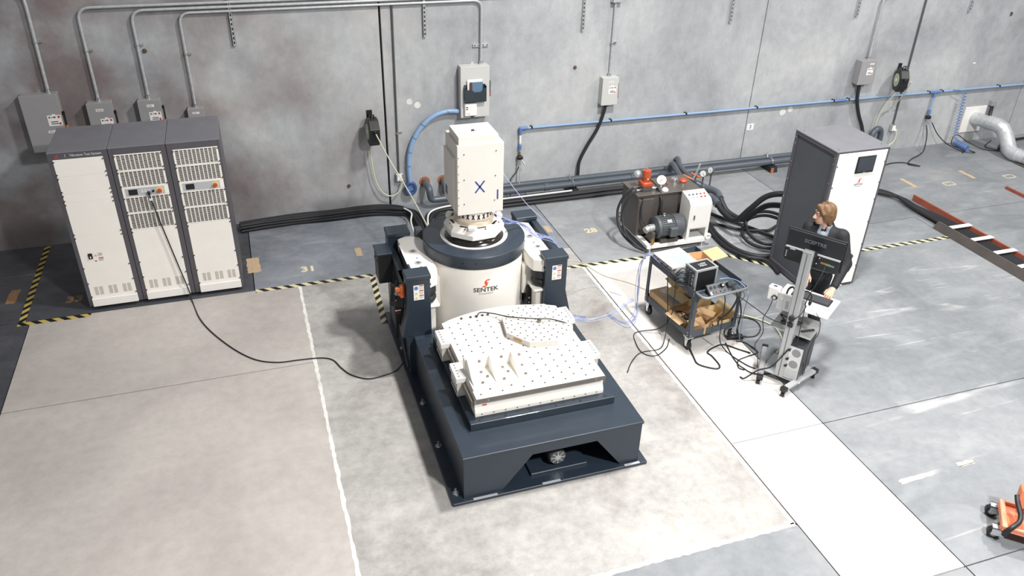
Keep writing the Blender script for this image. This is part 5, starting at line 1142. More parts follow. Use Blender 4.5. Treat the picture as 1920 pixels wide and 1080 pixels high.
# instrument in flight case
fc = kthing('flight_case', 'black flight case instrument with silver edges and carry handle on the utility cart', 'instrument case', -.155, -.28, ZT)
MB().box(-.145, .145, -.10, .10, .004, .296).build('shell', M_black, fc)
e = .022
for sx in (-1, 1):
    for sy in (-1, 1): MB().box(sx*.15-(e if sx > 0 else 0), sx*.15+(0 if sx > 0 else e), sy*.105-(e if sy > 0 else 0), sy*.105+(0 if sy > 0 else e), 0, .30).build('edge_profile', M_silver, fc)
for z in (0, .30-e):
    for sy in (-1, 1): MB().box(-.15+e, .15-e, sy*.105-(e if sy > 0 else 0), sy*.105+(0 if sy > 0 else e), z, z+e).build('edge_profile', M_silver, fc)
    for sx in (-1, 1): MB().box(sx*.15-(e if sx > 0 else 0), sx*.15+(0 if sx > 0 else e), -.105+e, .105-e, z, z+e).build('edge_profile', M_silver, fc)
MB().rbox(-.05, .05, -.03, .03, .297, .304, .004).build('handle_plate', M_zinc, fc)
MB().tube([(-.035, 0, .304), (-.03, 0, .318), (.03, 0, .318), (.035, 0, .304)], .008, 6).build('carry_handle', M_zinc, fc)
pnl = MB().box(-.1535, -.149, -.082, .082, .025, .275).build('connector_panel', M_motor, fc)
for i in range(8):
    for j in range(2): MB().cyl((-.153, -.02+.05*j, .045+.03*i), (-.185, -.02+.05*j, .045+.03*i), .009, 8).build('connector', M_ink, pnl)
for i in range(4): MB().box(-.156, -.153, -.065, -.045, .05+.05*i, .08+.05*i).build('module_label', M_ltgrey, pnl)
for i in range(8):
    rq = random.Random(i+40); z = .045+.03*i
    p = [(-.185, .03, z), (-.235-.02*rq.random(), .05, z+.02), (-.25, .10+.03*rq.random(), z*.5+.04), (-.20+.06*rq.random(), .20+.05*rq.random(), .03), (-.10+.1*rq.random(), .33+.05*rq.random(), .02)]
    MB().tube(p, .005, 5, dense=5).build('signal_lead', M_rubber if i % 2 else M_motor, fc)
# white instrument at the far end
wi = kthing('signal_conditioner', 'white flat signal conditioner with many connectors at the far end of the cart', 'instrument', -.095, .29, ZT)
MB().rbox(-.18, .20, -.20, .20, 0, .095, .005).build('case', M_white, wi)
fp = MB().box(-.184, -.18, -.19, .19, .008, .088).build('front_panel', M_ltgrey, wi)
for i in range(12):
    for j in range(2): MB().cyl((-.184, -.17+.031*i, .03+.035*j), (-.205, -.17+.031*i, .03+.035*j), .008, 6).build('connector', M_edge if (i+j) % 3 else M_ink, fp)
o = MB().box(-.09, .09, -.11, .11, 0, .003, KM @ Matrix.Translation((-.06, .20, ZT+.0965)) @ Matrix.Rotation(-.12, 4, 'Z')).build('paper_sheet', mat('pale_blue_sheet', 'a9bfcd', .6)); tag(o, 'pale blue sheet lying on the white signal conditioner', 'paper')
# open cardboard box, far right of the upper tray
def carton(name, label, x, y, z, w, d, h, rz, m, flaps=(), cat='cardboard box', tilt=None):
    t = kthing(name, label, cat, x, y, z, rz); k = .004
    MB().box(-w/2, w/2, -d/2, d/2, 0, k).build('bottom', M_card_in, t)
    for q in ((-w/2, w/2, -d/2, -d/2+k), (-w/2, w/2, d/2-k, d/2), (-w/2, -w/2+k, -d/2+k, d/2-k), (w/2-k, w/2, -d/2+k, d/2-k)): MB().box(q[0], q[1], q[2], q[3], 0, h).build('side', m, t)
    for s, ln, ang in flaps:
        if s in ('x+', 'x-'):
            g = 1 if s == 'x+' else -1; M = Matrix.Translation((g*w/2, 0, h)) @ Matrix.Rotation(-g*ang, 4, 'Y'); MB().box(min(0, g*ln), max(0, g*ln), -d/2, d/2, -k/2, k/2, M).build('flap', m, t)
        else:
            g = 1 if s == 'y+' else -1; M = Matrix.Translation((0, g*d/2, h)) @ Matrix.Rotation(g*ang, 4, 'X'); MB().box(-w/2, w/2, min(0, g*ln), max(0, g*ln), -k/2, k/2, M).build('flap', m, t)
    return t
carton('cardboard_box', 'small open cardboard box with raised flap behind the flight case on the cart', .19, .17, ZT, .20, .26, .10, -.12, M_card, (('x+', .20, .18), ('x-', .05, -.6)))
# power panel leaning over the near edge
pw_ = kthing('power_strip', 'black multi-socket power panel propped on the near end of the cart', 'power strip', -.05, -.50, .815)
PM = Matrix.Rotation(math.radians(38), 4, 'X')
MB().rbox(-.16, .16, -.075, .075, -.02, .02, .005, PM).build('body', M_black, pw_)
pf_ = MB().box(-.15, .15, -.068, .068, .0195, .0215, PM).build('face', M_motor, pw_)
for i in range(5): MB().cyl(PM @ Vector((-.11+.055*i, .025, .021)), PM @ Vector((-.11+.055*i, .025, .027)), .019, 12).build('socket', M_black, pf_)
for i in range(5): MB().cyl(PM @ Vector((-.11+.055*i, -.035, .021)), PM @ Vector((-.11+.055*i, -.035, .03)), .010, 8).build('knob', M_ink if i != 1 else M_red, pf_)
MB().box(-.14, -.115, -.055, -.02, .0215, .0225, PM).build('rating_label', M_paper, pf_)
MB().rbox(.02, .06, .0, .05, .02, .05, .006, PM).build('plug', M_black, pf_); MB().rbox(.03, .05, .01, .03, .05, .054, .002, PM).build('white_tag', M_white, pf_)
MB().rbox(.10, .16, -.02, .045, .02, .06, .006, PM).build('adapter', M_black, pf_)
# lower tray boxes
ZL = .190
bx = kthing('cardboard_box', 'sealed brown cardboard box with white label, far left of the cart lower tray', 'cardboard box', -.19, .20, ZL)
MB().rbox(-.13, .13, -.21, .21, 0, .17, .003).build('carton', M_card, bx)
MB().box(-.05, .10, -.20, .10, .17, .1715).build('shipping_label', mat('grey_label', 'b9b6b4', .6), bx)
MB().box(-.02, .12, .06, .16, .1715, .1725).build('document_pouch', mat('label_pale', 'd8dadb', .4), bx)
carton('cardboard_box', 'large yellowish open cardboard box at the middle of the cart lower tray', .10, .12, ZL, .36, .34, .24, .06, M_card2, (('y+', .15, .25), ('x-', .12, -.25), ('x+', .12, .2)))
carton('cardboard_box', 'open brown cardboard box holding black cables, left of the cart lower tray', -.19, -.18, ZL, .22, .28, .15, .05, M_card, (('x-', .10, -.35), ('y-', .10, -.5)))
carton('cardboard_box', 'low yellow cardboard tray at the near right of the cart lower tray', .15, -.26, ZL, .30, .34, .10, -.03, M_card2, (('x+', .10, .9),))
carton('cardboard_box', 'small tilted cardboard box with big open flap at near end of the cart lower tray', -.08, -.34, ZL+.004, .20, .20, .14, .5, M_card, (('y-', .16, .9), ('x+', .08, .4)))
o = MB().lathe([(0, 0), (.06, .0), (.065, .04), (.05, .11), (.03, .15), (.0, .16)], tuple(kw(-.02, -.06, ZL)), 18).build('wrapped_bundle', mat('clear_wrap', 'b98f6e', .25)); tag(o, 'shiny wrapped bundle between the boxes on the cart lower tray', 'bundle')
for i, (x, y, s) in enumerate(((-.21, -.15, 1), (-.17, -.22, .8))):
    rq = random.Random(i); pts = [kw(x+.075*s*math.cos(k*.8)+rq.uniform(-.01, .01), y+.085*s*math.sin(k*.8)+rq.uniform(-.01, .01), ZL+.02+.008*k) for k in range(16)]
    cable('coiled_cable', pts, .007, M_rubber, 'black cable coiled inside the open brown box, %s coil' % ('wider' if i == 0 else 'narrower'), dense=5, n=6)
o = MB().tube([kw(.06+.05*math.cos(t), .10+.05*math.sin(t), ZL+.20) for t in [2*PI*i/16 for i in range(16)]], .018, 8, closed=True).build('tape_roll', mat('grey_roll', '9b958f', .6)); tag(o, 'grey roll lying in the large yellowish box on the cart', 'roll')
# cables draped from the cart
def kc(pts, r, m, label, group=None): return cable('draped_cable', [tuple(kw(*p)) if len(p) == 3 else p for p in pts], r, m, label, dense=6, n=6, group=group)
DG = 'cables draped from the utility cart'
kc([(-.20, .10, .80), (-.34, .05, .80), (-.37, .02, .70), (-.36, -.02, .45), (-.37, -.08, .25), (-.45, -.18, .05), (-.60, -.30, .008), (-.85, -.28, .008), (-1.05, -.40, .008), (-1.20, -.55, .008)], .006, M_rubber, 'thin black cable draped over the cart side and reaching the shaker base', DG)
kc([(-.22, -.02, .82), (-.345, -.10, .81), (-.365, -.14, .60), (-.36, -.12, .30), (-.42, -.02, .08), (-.68, .10, .008), (-.80, -.10, .008), (-.83, -.30, .008), (-.72, -.40, .008), (-.52, -.32, .008), (-.38, -.18, .01)], .006, M_rubber, 'thin black cable looping on the floor left of the cart', DG)
kc([(-.04, -.58, .82), (-.04, -.63, .72), (-.02, -.62, .40), (.02, -.60, .15), (.10, -.66, .01), (.12, -.85, .008), (.16, -1.0, .008), (.20, -1.06, .008)], .007, M_rubber, 'black cable hanging straight down from the power panel to the floor', DG)
kc([(.10, -.55, .84), (.12, -.64, .74), (.06, -.62, .55), (.0, -.55, .42), (.04, -.50, .30)], .011, M_rubber, 'thick black cable drooping from the power panel into the lower boxes', DG)
kc([(.12, -.55, .84), (.16, -.64, .70), (.24, -.62, .5), (.36, -.50, .32), (.40, -.45, .10), (.44, -.44, .02)], .010, M_rubber, 'black power lead slanting from the power panel to the black adapter', DG)
kc([(.20, -.50, .82), (.24, -.62, .74), (.21, -.60, .62), (.24, -.58, .45), (.36, -.52, .12), (.42, -.56, .008), (.46, -.72, .008), (.44, -.82, .008)], .005, M_motor, 'thin grey cable hanging from the right of the cart handle', DG)
M_bluec = mat('blue_signal_cable', '8da3cf', .5)
kc([(.12, -.30, .80), (.22, -.34, .81), (.27, -.48, .82), (.29, -.62, .74), (.30, -.60, .45), (.36, -.55, .10), (.40, -.52, .01)], .005, M_bluec, 'pale blue cable hanging over the near right of the cart', DG)
# black adapter brick and floor leads
t = thing('power_adapter', 'black power adapter brick on the floor beside the cart near wheel', 'power adapter', (5.20, 6.72, 0), math.radians(-12))
MB().rbox(-.10, .10, -.035, .035, 0, .05, .008).build('brick', M_black, t)
MB().cyl((.10, 0, .025), (.14, 0, .025), .012, 8, .008).build('strain_relief', M_black, t)
def fc_(pts, r, m, label, z=None): return cable('floor_cable', [(x, y, (r if z is None else z)+.0005) for x, y in pts], r, m, label, dense=6, n=6, group='thin cables on the floor around the cart and workstation')
fc_([(4.56,6.66),(4.52,6.50),(4.50,6.38),(4.57,6.29),(4.67,6.23),(4.73,6.28),(4.74,6.46),(4.73,6.55),(4.87,6.62),(5.00,6.63),(5.12,6.49),(5.21,6.39)], .009, M_rubber, 'thick black cable snaking in an S in front of the cart wheel')
fc_([(5.04,6.66),(4.97,6.40),(4.95,6.23),(4.97,6.15),(5.00,6.06),(5.09,6.0),(5.22,5.98)], .007, M_rubber, 'black cable running from cart wheel to the workstation base')
fc_([(5.18,6.66),(5.27,6.60),(5.29,6.49),(5.30,6.38),(5.13,6.34),(4.99,6.30),(4.92,6.18),(4.96,6.12)], .007, M_rubber, 'black cable kinked in a sharp bend left of the workstation')
fc_([(5.34,6.70),(5.48,6.69),(5.63,6.82),(5.66,6.99),(5.53,7.10),(5.40,7.12)], .007, M_rubber, 'black cable looping right of the power adapter brick')
fc_([(5.20, 7.55),(5.45,7.25),(5.61,7.10),(5.74,6.95),(5.81,6.76),(5.70,6.45),(5.50,6.30)], .011, M_yel, 'pale yellow cord curving from behind the cart to the workstation')
fc_([(3.45, 9.3),(3.8,9.15),(4.11,9.01),(4.28,8.57),(4.54,8.27),(4.72,8.00),(5.0, 7.8)], .006, M_yel, 'pale yellow cord crossing the bright strip behind the cart')
for k in range(4):
    rq = random.Random(k+11); j = lambda: rq.uniform(-.05, .05)
    fc_([(3.34+j(), 8.3+j()),(3.45+j(),8.05+j()),(3.50+j(),7.75+j()),(3.66+j(),7.58+j()),(3.95+j(),7.62+j()),(4.2+j(),7.75+j()),(4.42, 7.86+.02*k)], .004, mat('pale_blue_wire', 'b7c1dc', .5), ['pale blue thin cable on the floor between shaker and cart, nearest the shaker base', 'pale blue thin cable on the floor between shaker and cart, crossing its neighbours', 'pale blue thin cable on the floor between shaker and cart, nearest the cart wheel', 'pale blue thin cable on the floor between shaker and cart, lying lowest'][k])
# blue accelerometer cables from the fixture over the shaker ring to the right post and down
for k in range(7):
    rq = random.Random(k+70); j = lambda s=.03: rq.uniform(-s, s)
    z1 = 1.60 if k < 4 else 1.46
    pts = [(2.42+j(.02), 7.62+.03*k, z1+j(.02)), (2.58+j(), 7.60+j(), 1.50+j(.04)), (2.74+j(), 7.66+j(), 1.42+j(.03)), (2.92+j(.02), 7.62+j(.08), 1.28), (3.09, 7.50+j(.08), 1.235), (3.17, 7.46+j(.06), 1.0), (3.22, 7.55+j(), .5), (3.30+j(), 7.70+j(.1), .03), (3.45+j(), 7.72+j(.1), .006), (3.62+j(), 7.65+j(.06), .006)]
    cable('accelerometer_cable', pts, .0036, M_bluec if k % 2 else mat('violet_wire', '949acb', .5), 'thin blue accelerometer cable from the shaker fixture over the right trunnion post', dense=6, n=5, group='blue accelerometer cables at the shaker')
cable('accelerometer_cable', [(2.44, 7.75, 2.2), (2.60, 7.80, 1.95), (2.85, 7.80, 1.60), (3.15, 7.85, 1.25), (3.5, 8.0, .6), (4.0, 8.3, .05), (4.3, 8.0, .01)], .0035, mat('pale_blue_wire', 'b7c1dc', .5), 'single pale cable stretched from tower side down to the floor', dense=6, n=5)
for k in range(5):
    rq = random.Random(k+90); j = lambda s=.03: rq.uniform(-s, s)
    pts = [tuple(kw(-.30, .42-.03*k, .79)), tuple(kw(-.36, .47+j(), .84)), tuple(kw(-.42+j(), .50+j(), .70)), tuple(kw(-.46+j(), .46+j(), .35)), tuple(kw(-.52+j(), .36+j(.06), .04)), tuple(kw(-.70+j(), .30+j(.08), .006)), (3.95+j(), 7.62+j(.08), .006)]
    cable('accelerometer_cable', pts, .0032, M_bluec if k % 2 else mat('violet_wire', '949acb', .5), 'thin blue cable bunched over the far left corner of the cart', dense=6, n=5, group='blue accelerometer cables at the cart corner')
# ================================================================== mobile computer workstation
WL = (5.21, 5.84, 0); WR = math.atan2(-.821, .571)
WMX = Matrix.Translation(WL) @ Matrix.Rotation(WR, 4, 'Z')
ws = thing('mobile_workstation', 'silver mobile computer stand on casters with column, keyboard tray and shelf', 'workstation', WL, WR)
M_al = mat('column_aluminium', 'b4b7ba', .4, metal=.35, var=.04)
col = MB().rbox(-.05, .05, -.035, .035, .09, 1.64, .006).build('column', M_al, ws)
MB().box(-.004, .004, -.0365, -.034, .10, 1.63).build('column_groove', M_motor, col)
MB().rbox(-.052, .052, -.037, .037, 1.64, 1.655, .004).build('column_cap', M_zinc, col)
for z in (.78, .86): MB().rbox(-.03, .03, -.06, -.036, z-.03, z+.03, .01).build('power_plug', M_black, col)
MB().rbox(-.20, .24, -.03, .36, .085, .10, .004).build('base_plate', M_al, ws)
legs = [((-.155, -.17), (-.33, .42)), ((.14, -.22), (.29, .33))]
for (x0, y0), (x1, y1) in legs:
    d = Vector((x1-x0, y1-y0, 0)); L_ = d.length; ang = math.atan2(d.y, d.x)
    M = Matrix.Translation((x0, y0, 0)) @ Matrix.Rotation(ang, 4, 'Z')
    lg = MB().rbox(-.01, L_+.02, -.032, .032, .075, .115, .008, M).build('leg', M_silver, ws)
    for u in (0.0, L_):
        p = M @ Vector((u+(.01 if u == 0 else -.0), 0, 0))
        MB().rbox(-.03, .03, -.035, .035, .062, .117, .006, M @ Matrix.Translation((u, 0, 0))).build('leg_end_cap', M_black, lg)
        wh = MB().cyl((p.x-.02, p.y-.01, .032), (p.x+.02, p.y-.01, .032), .032, 18).build('caster', M_black, ws)
        MB().cyl((p.x-.022, p.y-.01, .032), (p.x+.022, p.y-.01, .032), .02, 14).build('caster_hub', M_silver, wh)
        MB().box(p.x-.027, p.x+.027, p.y-.02, p.y+.02, .05, .066).build('caster_mount', M_ltgrey, wh)
# shelves and keyboard tray
MB().rbox(-.25, .21, .10, .42, .585, .60, .004).build('lower_shelf', M_silver, ws)
MB().box(-.25, .21, .415, .42, .60, .66).build('shelf_lip', M_silver, ws)
kt = MB().rbox(-.28, .32, .10, .55, .895, .92, .008).build('keyboard_tray', M_white, ws)
MB().rbox(-.22, .08, .05, .075, .86, 1.06, .004).build('back_plate', M_silver, ws)
for i in range(4): MB().rbox(-.185+.065*i, -.155+.065*i, .046, .051, .89, 1.0, .004).build('slot_rib', M_ltgrey, ws)
MB().box(-.045, .045, .03, .12, .88, .92).build('tray_bracket', M_al, ws)
MB().box(-.045, .045, .03, .12, .56, .585).build('shelf_bracket', M_al, ws)
MB().rbox(-.06, .06, .035, .14, 1.50, 1.60, .006).build('monitor_mount', M_black, ws)
def wthing(name, label, cat, x, y, z, rz=0): return thing(name, label, cat, tuple(WMX @ Vector((x, y, z))), WR+rz)
mn = wthing('monitor', 'black flat computer monitor seen from behind with SCEPTRE lettering', 'monitor', 0, .2, 1.40)
MB().rbox(-.305, .305, .012, .03, .0, .362, .005).build('screen_bezel', M_black, mn)
MB().box(-.295, .295, .029, .032, .012, .352).build('screen', M_screen, mn)
MB().rbox(-.295, .295, -.008, .014, .16, .352, .008).build('upper_back_shell', mat('monitor_shell', '202328', .35), mn)
MB().prism([(-.285, -.035, .03), (-.27, -.035, .0), (.27, -.035, .0), (.285, -.035, .03), (.285, -.035, .15), (-.285, -.035, .15)], (0, .05, 0)).build('lower_back_shell', mat('monitor_shell', '202328', .35), mn, bevel=.006)
MB().box(-.285, .285, -.037, -.006, .150, .160).build('silver_ridge', M_silver, mn)
MB().box(-.235, -.18, -.039, -.035, .135, .15).build('ridge_tab', M_silver, mn)
for i in range(5): MB().box(-.272, -.258, -.0365, -.035, .04+.016*i, .047+.016*i).build('speaker_slot', M_ltgrey, mn)
MB().box(.10, .20, -.0365, -.035, .075, .095).build('port_strip', M_brass, mn); MB().box(.15, .24, -.037, -.0355, .072, .088).build('port_label', mat('port_green', '6f9a8a', .5), mn)
text_mb('SCEPTRE', .052, Matrix.Translation((.0, -.0085, .262)) @ Matrix.Rotation(PI/2, 4, 'X'), .0006, sx=1.12, weight=.0012).build('lettering', mat('monitor_letter', '6b6f74', .4), mn)
for x, z in ((.08, .13), (.06, .06)): MB().cyl((x, -.035, z), (x, -.038, z), .006, 8).build('screw', M_white, mn)
kb = wthing('keyboard', 'black computer keyboard on the white tray of the workstation', 'keyboard', .03, .40, .92)
MB().rbox(-.19, .23, -.08, .08, 0, .018, .005).build('base', M_black, kb)
for r_ in range(5): MB().rbox(-.18, .22, -.072+.029*r_, -.047+.029*r_, .018, .024, .002).build('key_row', M_ink, kb)
pc = wthing('computer_tower', 'black computer tower with silver rear panel standing on the workstation base', 'computer', .11, .17, .10)
MB().rbox(-.09, .09, -.19, .22, 0, .43, .006).build('case', mat('pc_case', '2f3236', .4), pc)
rp_ = MB().box(-.085, .085, -.194, -.19, .008, .422).build('rear_panel', M_silver, pc)
for x, z in ((.02, .35), (.015, .20)):
    MB().cyl((x, -.1945, z), (x, -.1965, z), .048, 20).build('fan_grille', mat('fan_mesh', '8c8f92', .5, metal=.3), rp_)
for i in range(6): MB().box(-.06, .07, -.1955, -.194, .03+.018*i, .038+.018*i).build('slot_cover', M_ltgrey, rp_)
for z in (.37, .25, .16): MB().rbox(-.075, -.045, -.215, -.194, z-.012, z+.012, .003).build('plug', M_black, rp_)
rt_ = wthing('network_camera', 'white box device with round black lens clipped left of the workstation back plate', 'device', -.275, .10, .93)
MB().rbox(-.065, .065, -.045, .045, 0, .165, .014).build('case', M_white, rt_)
MB().cyl((.025, -.045, .05), (.025, -.058, .05), .03, 18).build('lens_ring', M_black, rt_); MB().cyl((.025, -.058, .05), (.025, -.062, .05), .018, 14).build('lens', M_ltgrey, rt_)
MB().box(-.02, .02, -.02, .01, .165, .168).build('top_button', M_ink, rt_)
for nm, lb, pts, r in (
    ('workstation_cable', 'black cable dangling from the white box device to the floor', [(-.26, .04, .95), (-.27, .0, .85), (-.30, -.02, .72), (-.27, -.02, .55), (-.32, -.04, .38), (-.26, -.05, .25), (-.24, -.04, .10)], .005),
    ('workstation_cable', 'black cable drooping in a wide arc from workstation to the left', [(.10, .03, 1.02), (.06, -.03, .90), (-.06, -.08, .80), (-.22, -.06, .78), (-.40, .0, .80), (-.60, .1, .80), (-.80, .20, .78)], .005),
    ('workstation_cable', 'black cable from the monitor ports down to the tray', [(.16, .15, 1.47), (.15, .06, 1.35), (.10, .03, 1.15), (.08, .04, 1.02)], .006),
    ('workstation_cable', 'long black cable hanging at the right front of the workstation', [(.09, .03, 1.03), (.10, -.01, .85), (.11, -.02, .62), (.12, .0, .48), (.20, .08, .30), (.22, .12, .12)], .005),
    ('workstation_cable', 'thin black cable looping past the right end of the keyboard tray', [(.20, .08, .95), (.27, .05, .88), (.28, .06, .72), (.24, .08, .60), (.22, .10, .40), (.22, .16, .12)], .004),
    ('workstation_cable', 'black power lead from the computer tower across the base to the floor', [(.04, -.04, .47), (.0, -.07, .38), (-.08, -.10, .22), (-.20, -.14, .14), (-.30, -.22, .03), (-.36, -.20, .008)], .008),
    ('workstation_cable', 'black cable coiled behind the top of the workstation back plate', [(-.15, .10, 1.0), (-.13, .08, 1.12), (-.08, .07, 1.16), (-.05, .06, 1.06), (-.10, .08, .98)], .012)):
    cable(nm, [tuple(WMX @ Vector(p)) for p in pts], r, M_rubber, lb, dense=6, n=6, group='cables hanging on the workstation')
hs = wthing('headset', 'black headset hanging behind the monitor column on the workstation', 'headset', .07, .06, 1.02)
MB().tube([(-.05, 0, .04), (-.045, 0, .12), (0, 0, .155), (.045, 0, .12), (.05, 0, .04)], .009, 6, dense=5).build('headband', M_black, hs)
for s in (-1, 1): MB().sphere((s*.05, 0, .035), .035, 12, (.5, .8, 1)).build('ear_cup', M_black, hs)
t = wthing('cable_heap', 'tangle of black adapters lying on the lower shelf of the workstation', 'adapter', -.05, .26, .60)
MB().rbox(-.12, .0, -.05, .0, 0, .035, .006).build('adapter_brick', M_black, t)
MB().tube([(-.10, .02, .02), (-.16, .05, .05), (-.12, .09, .02), (-.04, .06, .03), (.03, .02, .02), (.09, .06, .03), (.03, .08, .015), (-.02, .0, .04)], .007, 6, dense=5).build('lead', M_rubber, t)
o = MB().rbox(-.012, .012, -.08, .08, 0, .022, .006, WMX @ Matrix.Translation((.13, .24, .60)) @ Matrix.Rotation(-.7, 4, 'Z')).build('black_marker', M_black); tag(o, 'black stick lying on the right of the workstation lower shelf', 'stick')
# ================================================================== person at the workstation
def sdf_mesh(prims, res, lo, hi, k=0.02):
    lo, hi = np.array(lo, float), np.array(hi, float); n = np.ceil((hi-lo)/res).astype(int)+1
    V = np.full(n, 1.0, np.float32)
    ax = [lo[i]+res*np.arange(n[i]) for i in range(3)]
    for pr in prims:
        kk = pr.get('k', k); pad = kk*1.5+res*3
        b0, b1 = pr['bb']; i0 = np.maximum(np.floor((np.array(b0)-pad-lo)/res).astype(int), 0); i1 = np.minimum(np.ceil((np.array(b1)+pad-lo)/res).astype(int)+1, n)
        if (i1 <= i0).any(): continue
        X, Y, Z = np.meshgrid(*[ax[i][i0[i]:i1[i]].astype(np.float32) for i in range(3)], indexing='ij')
        d = pr['f'](X, Y, Z); sl = tuple(slice(i0[i], i1[i]) for i in range(3)); o = V[sl]
        if pr.get('cut'):
            h = np.clip(.5-.5*(o+d)/kk, 0, 1); V[sl] = o*(1-h)+(-d)*h+kk*h*(1-h)
        else:
            h = np.clip(.5+.5*(d-o)/kk, 0, 1); V[sl] = d*(1-h)+o*h-kk*h*(1-h)
    S = V < 0; nc = n-1
    acc = np.zeros(tuple(nc)+(3,), np.float32); cnt = np.zeros(tuple(nc), np.float32)
    def sub(A, o): return A[o[0]:o[0]+nc[0], o[1]:o[1]+nc[1], o[2]:o[2]+nc[2]]
    for a in range(3):
        for u in range(2):
            for v in range(2):
                o0 = [0, 0, 0]; e = [x for x in range(3) if x != a]; o0[e[0]] = u; o0[e[1]] = v; o1 = list(o0); o1[a] = 1
                m = sub(S, o0) != sub(S, o1)
                if not m.any(): continue
                A, B = sub(V, o0)[m], sub(V, o1)[m]; t = A/(A-B); P = np.tile(np.array(o0, np.float32), (t.size, 1)); P[:, a] = t
                acc[m] += P; cnt[m] += 1
    act = cnt > 0; ids = np.full(tuple(nc), -1, np.int64); ids[act] = np.arange(act.sum())
    g = np.argwhere(act); verts = lo+res*(g+acc[act]/cnt[act][:, None]); faces = []
    for a in range(3):
        e = [x for x in range(3) if x != a]
        s0 = [slice(0, n[i]) for i in range(3)]; s0[a] = slice(0, n[a]-1); s1 = list(s0); s1[a] = slice(1, n[a])
        m = S[tuple(s0)] != S[tuple(s1)]; ii = np.argwhere(m)
        ii = ii[(ii[:, e[0]] > 0) & (ii[:, e[1]] > 0) & (ii[:, e[0]] < nc[e[0]]) & (ii[:, e[1]] < nc[e[1]])]
        if not len(ii): continue
        def c(du, dv):
            q = ii.copy(); q[:, e[0]] -= du; q[:, e[1]] -= dv; return ids[q[:, 0], q[:, 1], q[:, 2]]
        Q = np.stack([c(1, 1), c(0, 1), c(0, 0), c(1, 0)], 1)
        inside = S[tuple(ii.T)]
        flip = inside if a != 1 else ~inside
        Q[~flip] = Q[~flip][:, ::-1]; faces.append(Q)
    F = np.concatenate(faces); F = F[(F >= 0).all(1)]
    return verts, F
def cone(p0, p1, r0, r1, sq=None, k=None):
    p0, p1 = np.array(p0, float), np.array(p1, float); ba = p1-p0; L2 = float(ba@ba)
    def f(X, Y, Z):
        dx, dy, dz = X-p0[0], Y-p0[1], Z-p0[2]
        t = np.clip((dx*ba[0]+dy*ba[1]+dz*ba[2])/L2, 0, 1)
        return np.sqrt((dx-ba[0]*t)**2+(dy-ba[1]*t)**2+(dz-ba[2]*t)**2)-(r0+(r1-r0)*t)
    r = max(r0, r1); d = {'f': f, 'bb': (np.minimum(p0, p1)-r, np.maximum(p0, p1)+r)}
    if k: d['k'] = k
    return d
def ell(c, r, rot=None, k=None, cut=False):
    c, r = np.array(c, float), np.array(r, float); R = np.array((rot or Matrix.Identity(3)).transposed()) if not isinstance(rot, np.ndarray) else rot
    def f(X, Y, Z):
        dx, dy, dz = X-c[0], Y-c[1], Z-c[2]
        a = [R[i, 0]*dx+R[i, 1]*dy+R[i, 2]*dz for i in range(3)]
        k0 = np.sqrt((a[0]/r[0])**2+(a[1]/r[1])**2+(a[2]/r[2])**2); k1 = np.sqrt((a[0]/r[0]**2)**2+(a[1]/r[1]**2)**2+(a[2]/r[2]**2)**2)+1e-6
        return k0*(k0-1)/k1
    m = r.max(); d = {'f': f, 'bb': (c-m, c+m), 'cut': cut}
    if k: d['k'] = k
    return d
def sdf_obj(name, prims, res, m, parent, loc=None, rz=0, k=.02, smooth_iter=0):
    b0 = np.min([p['bb'][0] for p in prims if not p.get('cut')], 0)-.03; b1 = np.max([p['bb'][1] for p in prims if not p.get('cut')], 0)+.03
    v, f = sdf_mesh(prims, res, b0, b1, k)
    me = bpy.data.meshes.new(name); me.from_pydata(v.tolist(), [], f.tolist()); me.update()
    bm = bmesh.new(); bm.from_mesh(me); bmesh.ops.recalc_face_normals(bm, faces=bm.faces); bm.to_mesh(me); bm.free()
    me.polygons.foreach_set('use_smooth', [True]*len(me.polygons)); me.materials.append(m)
    o = bpy.data.objects.new(name, me); C.objects.link(o)
    if parent: o.parent = parent
    else: o.location = loc; o.rotation_euler = (0, 0, rz)
    return o
M_skin = mat('skin', 'd3a58d', .5, var=.03, vscale=12); M_hair = mat('brown_hair', '5e432d', .5, col2='80603f', vscale=30)
M_jacket = mat('black_jacket', '1b1d21', .75, var=.15, vscale=9, bump=.25, bscale=30); M_trous = mat('dark_trousers', '23252b', .8, var=.1); M_shirt = mat('grey_collar_shirt', '7d8794', .7, var=.2, vscale=40)
pl = WMX @ Vector((-.10, .95, 0))
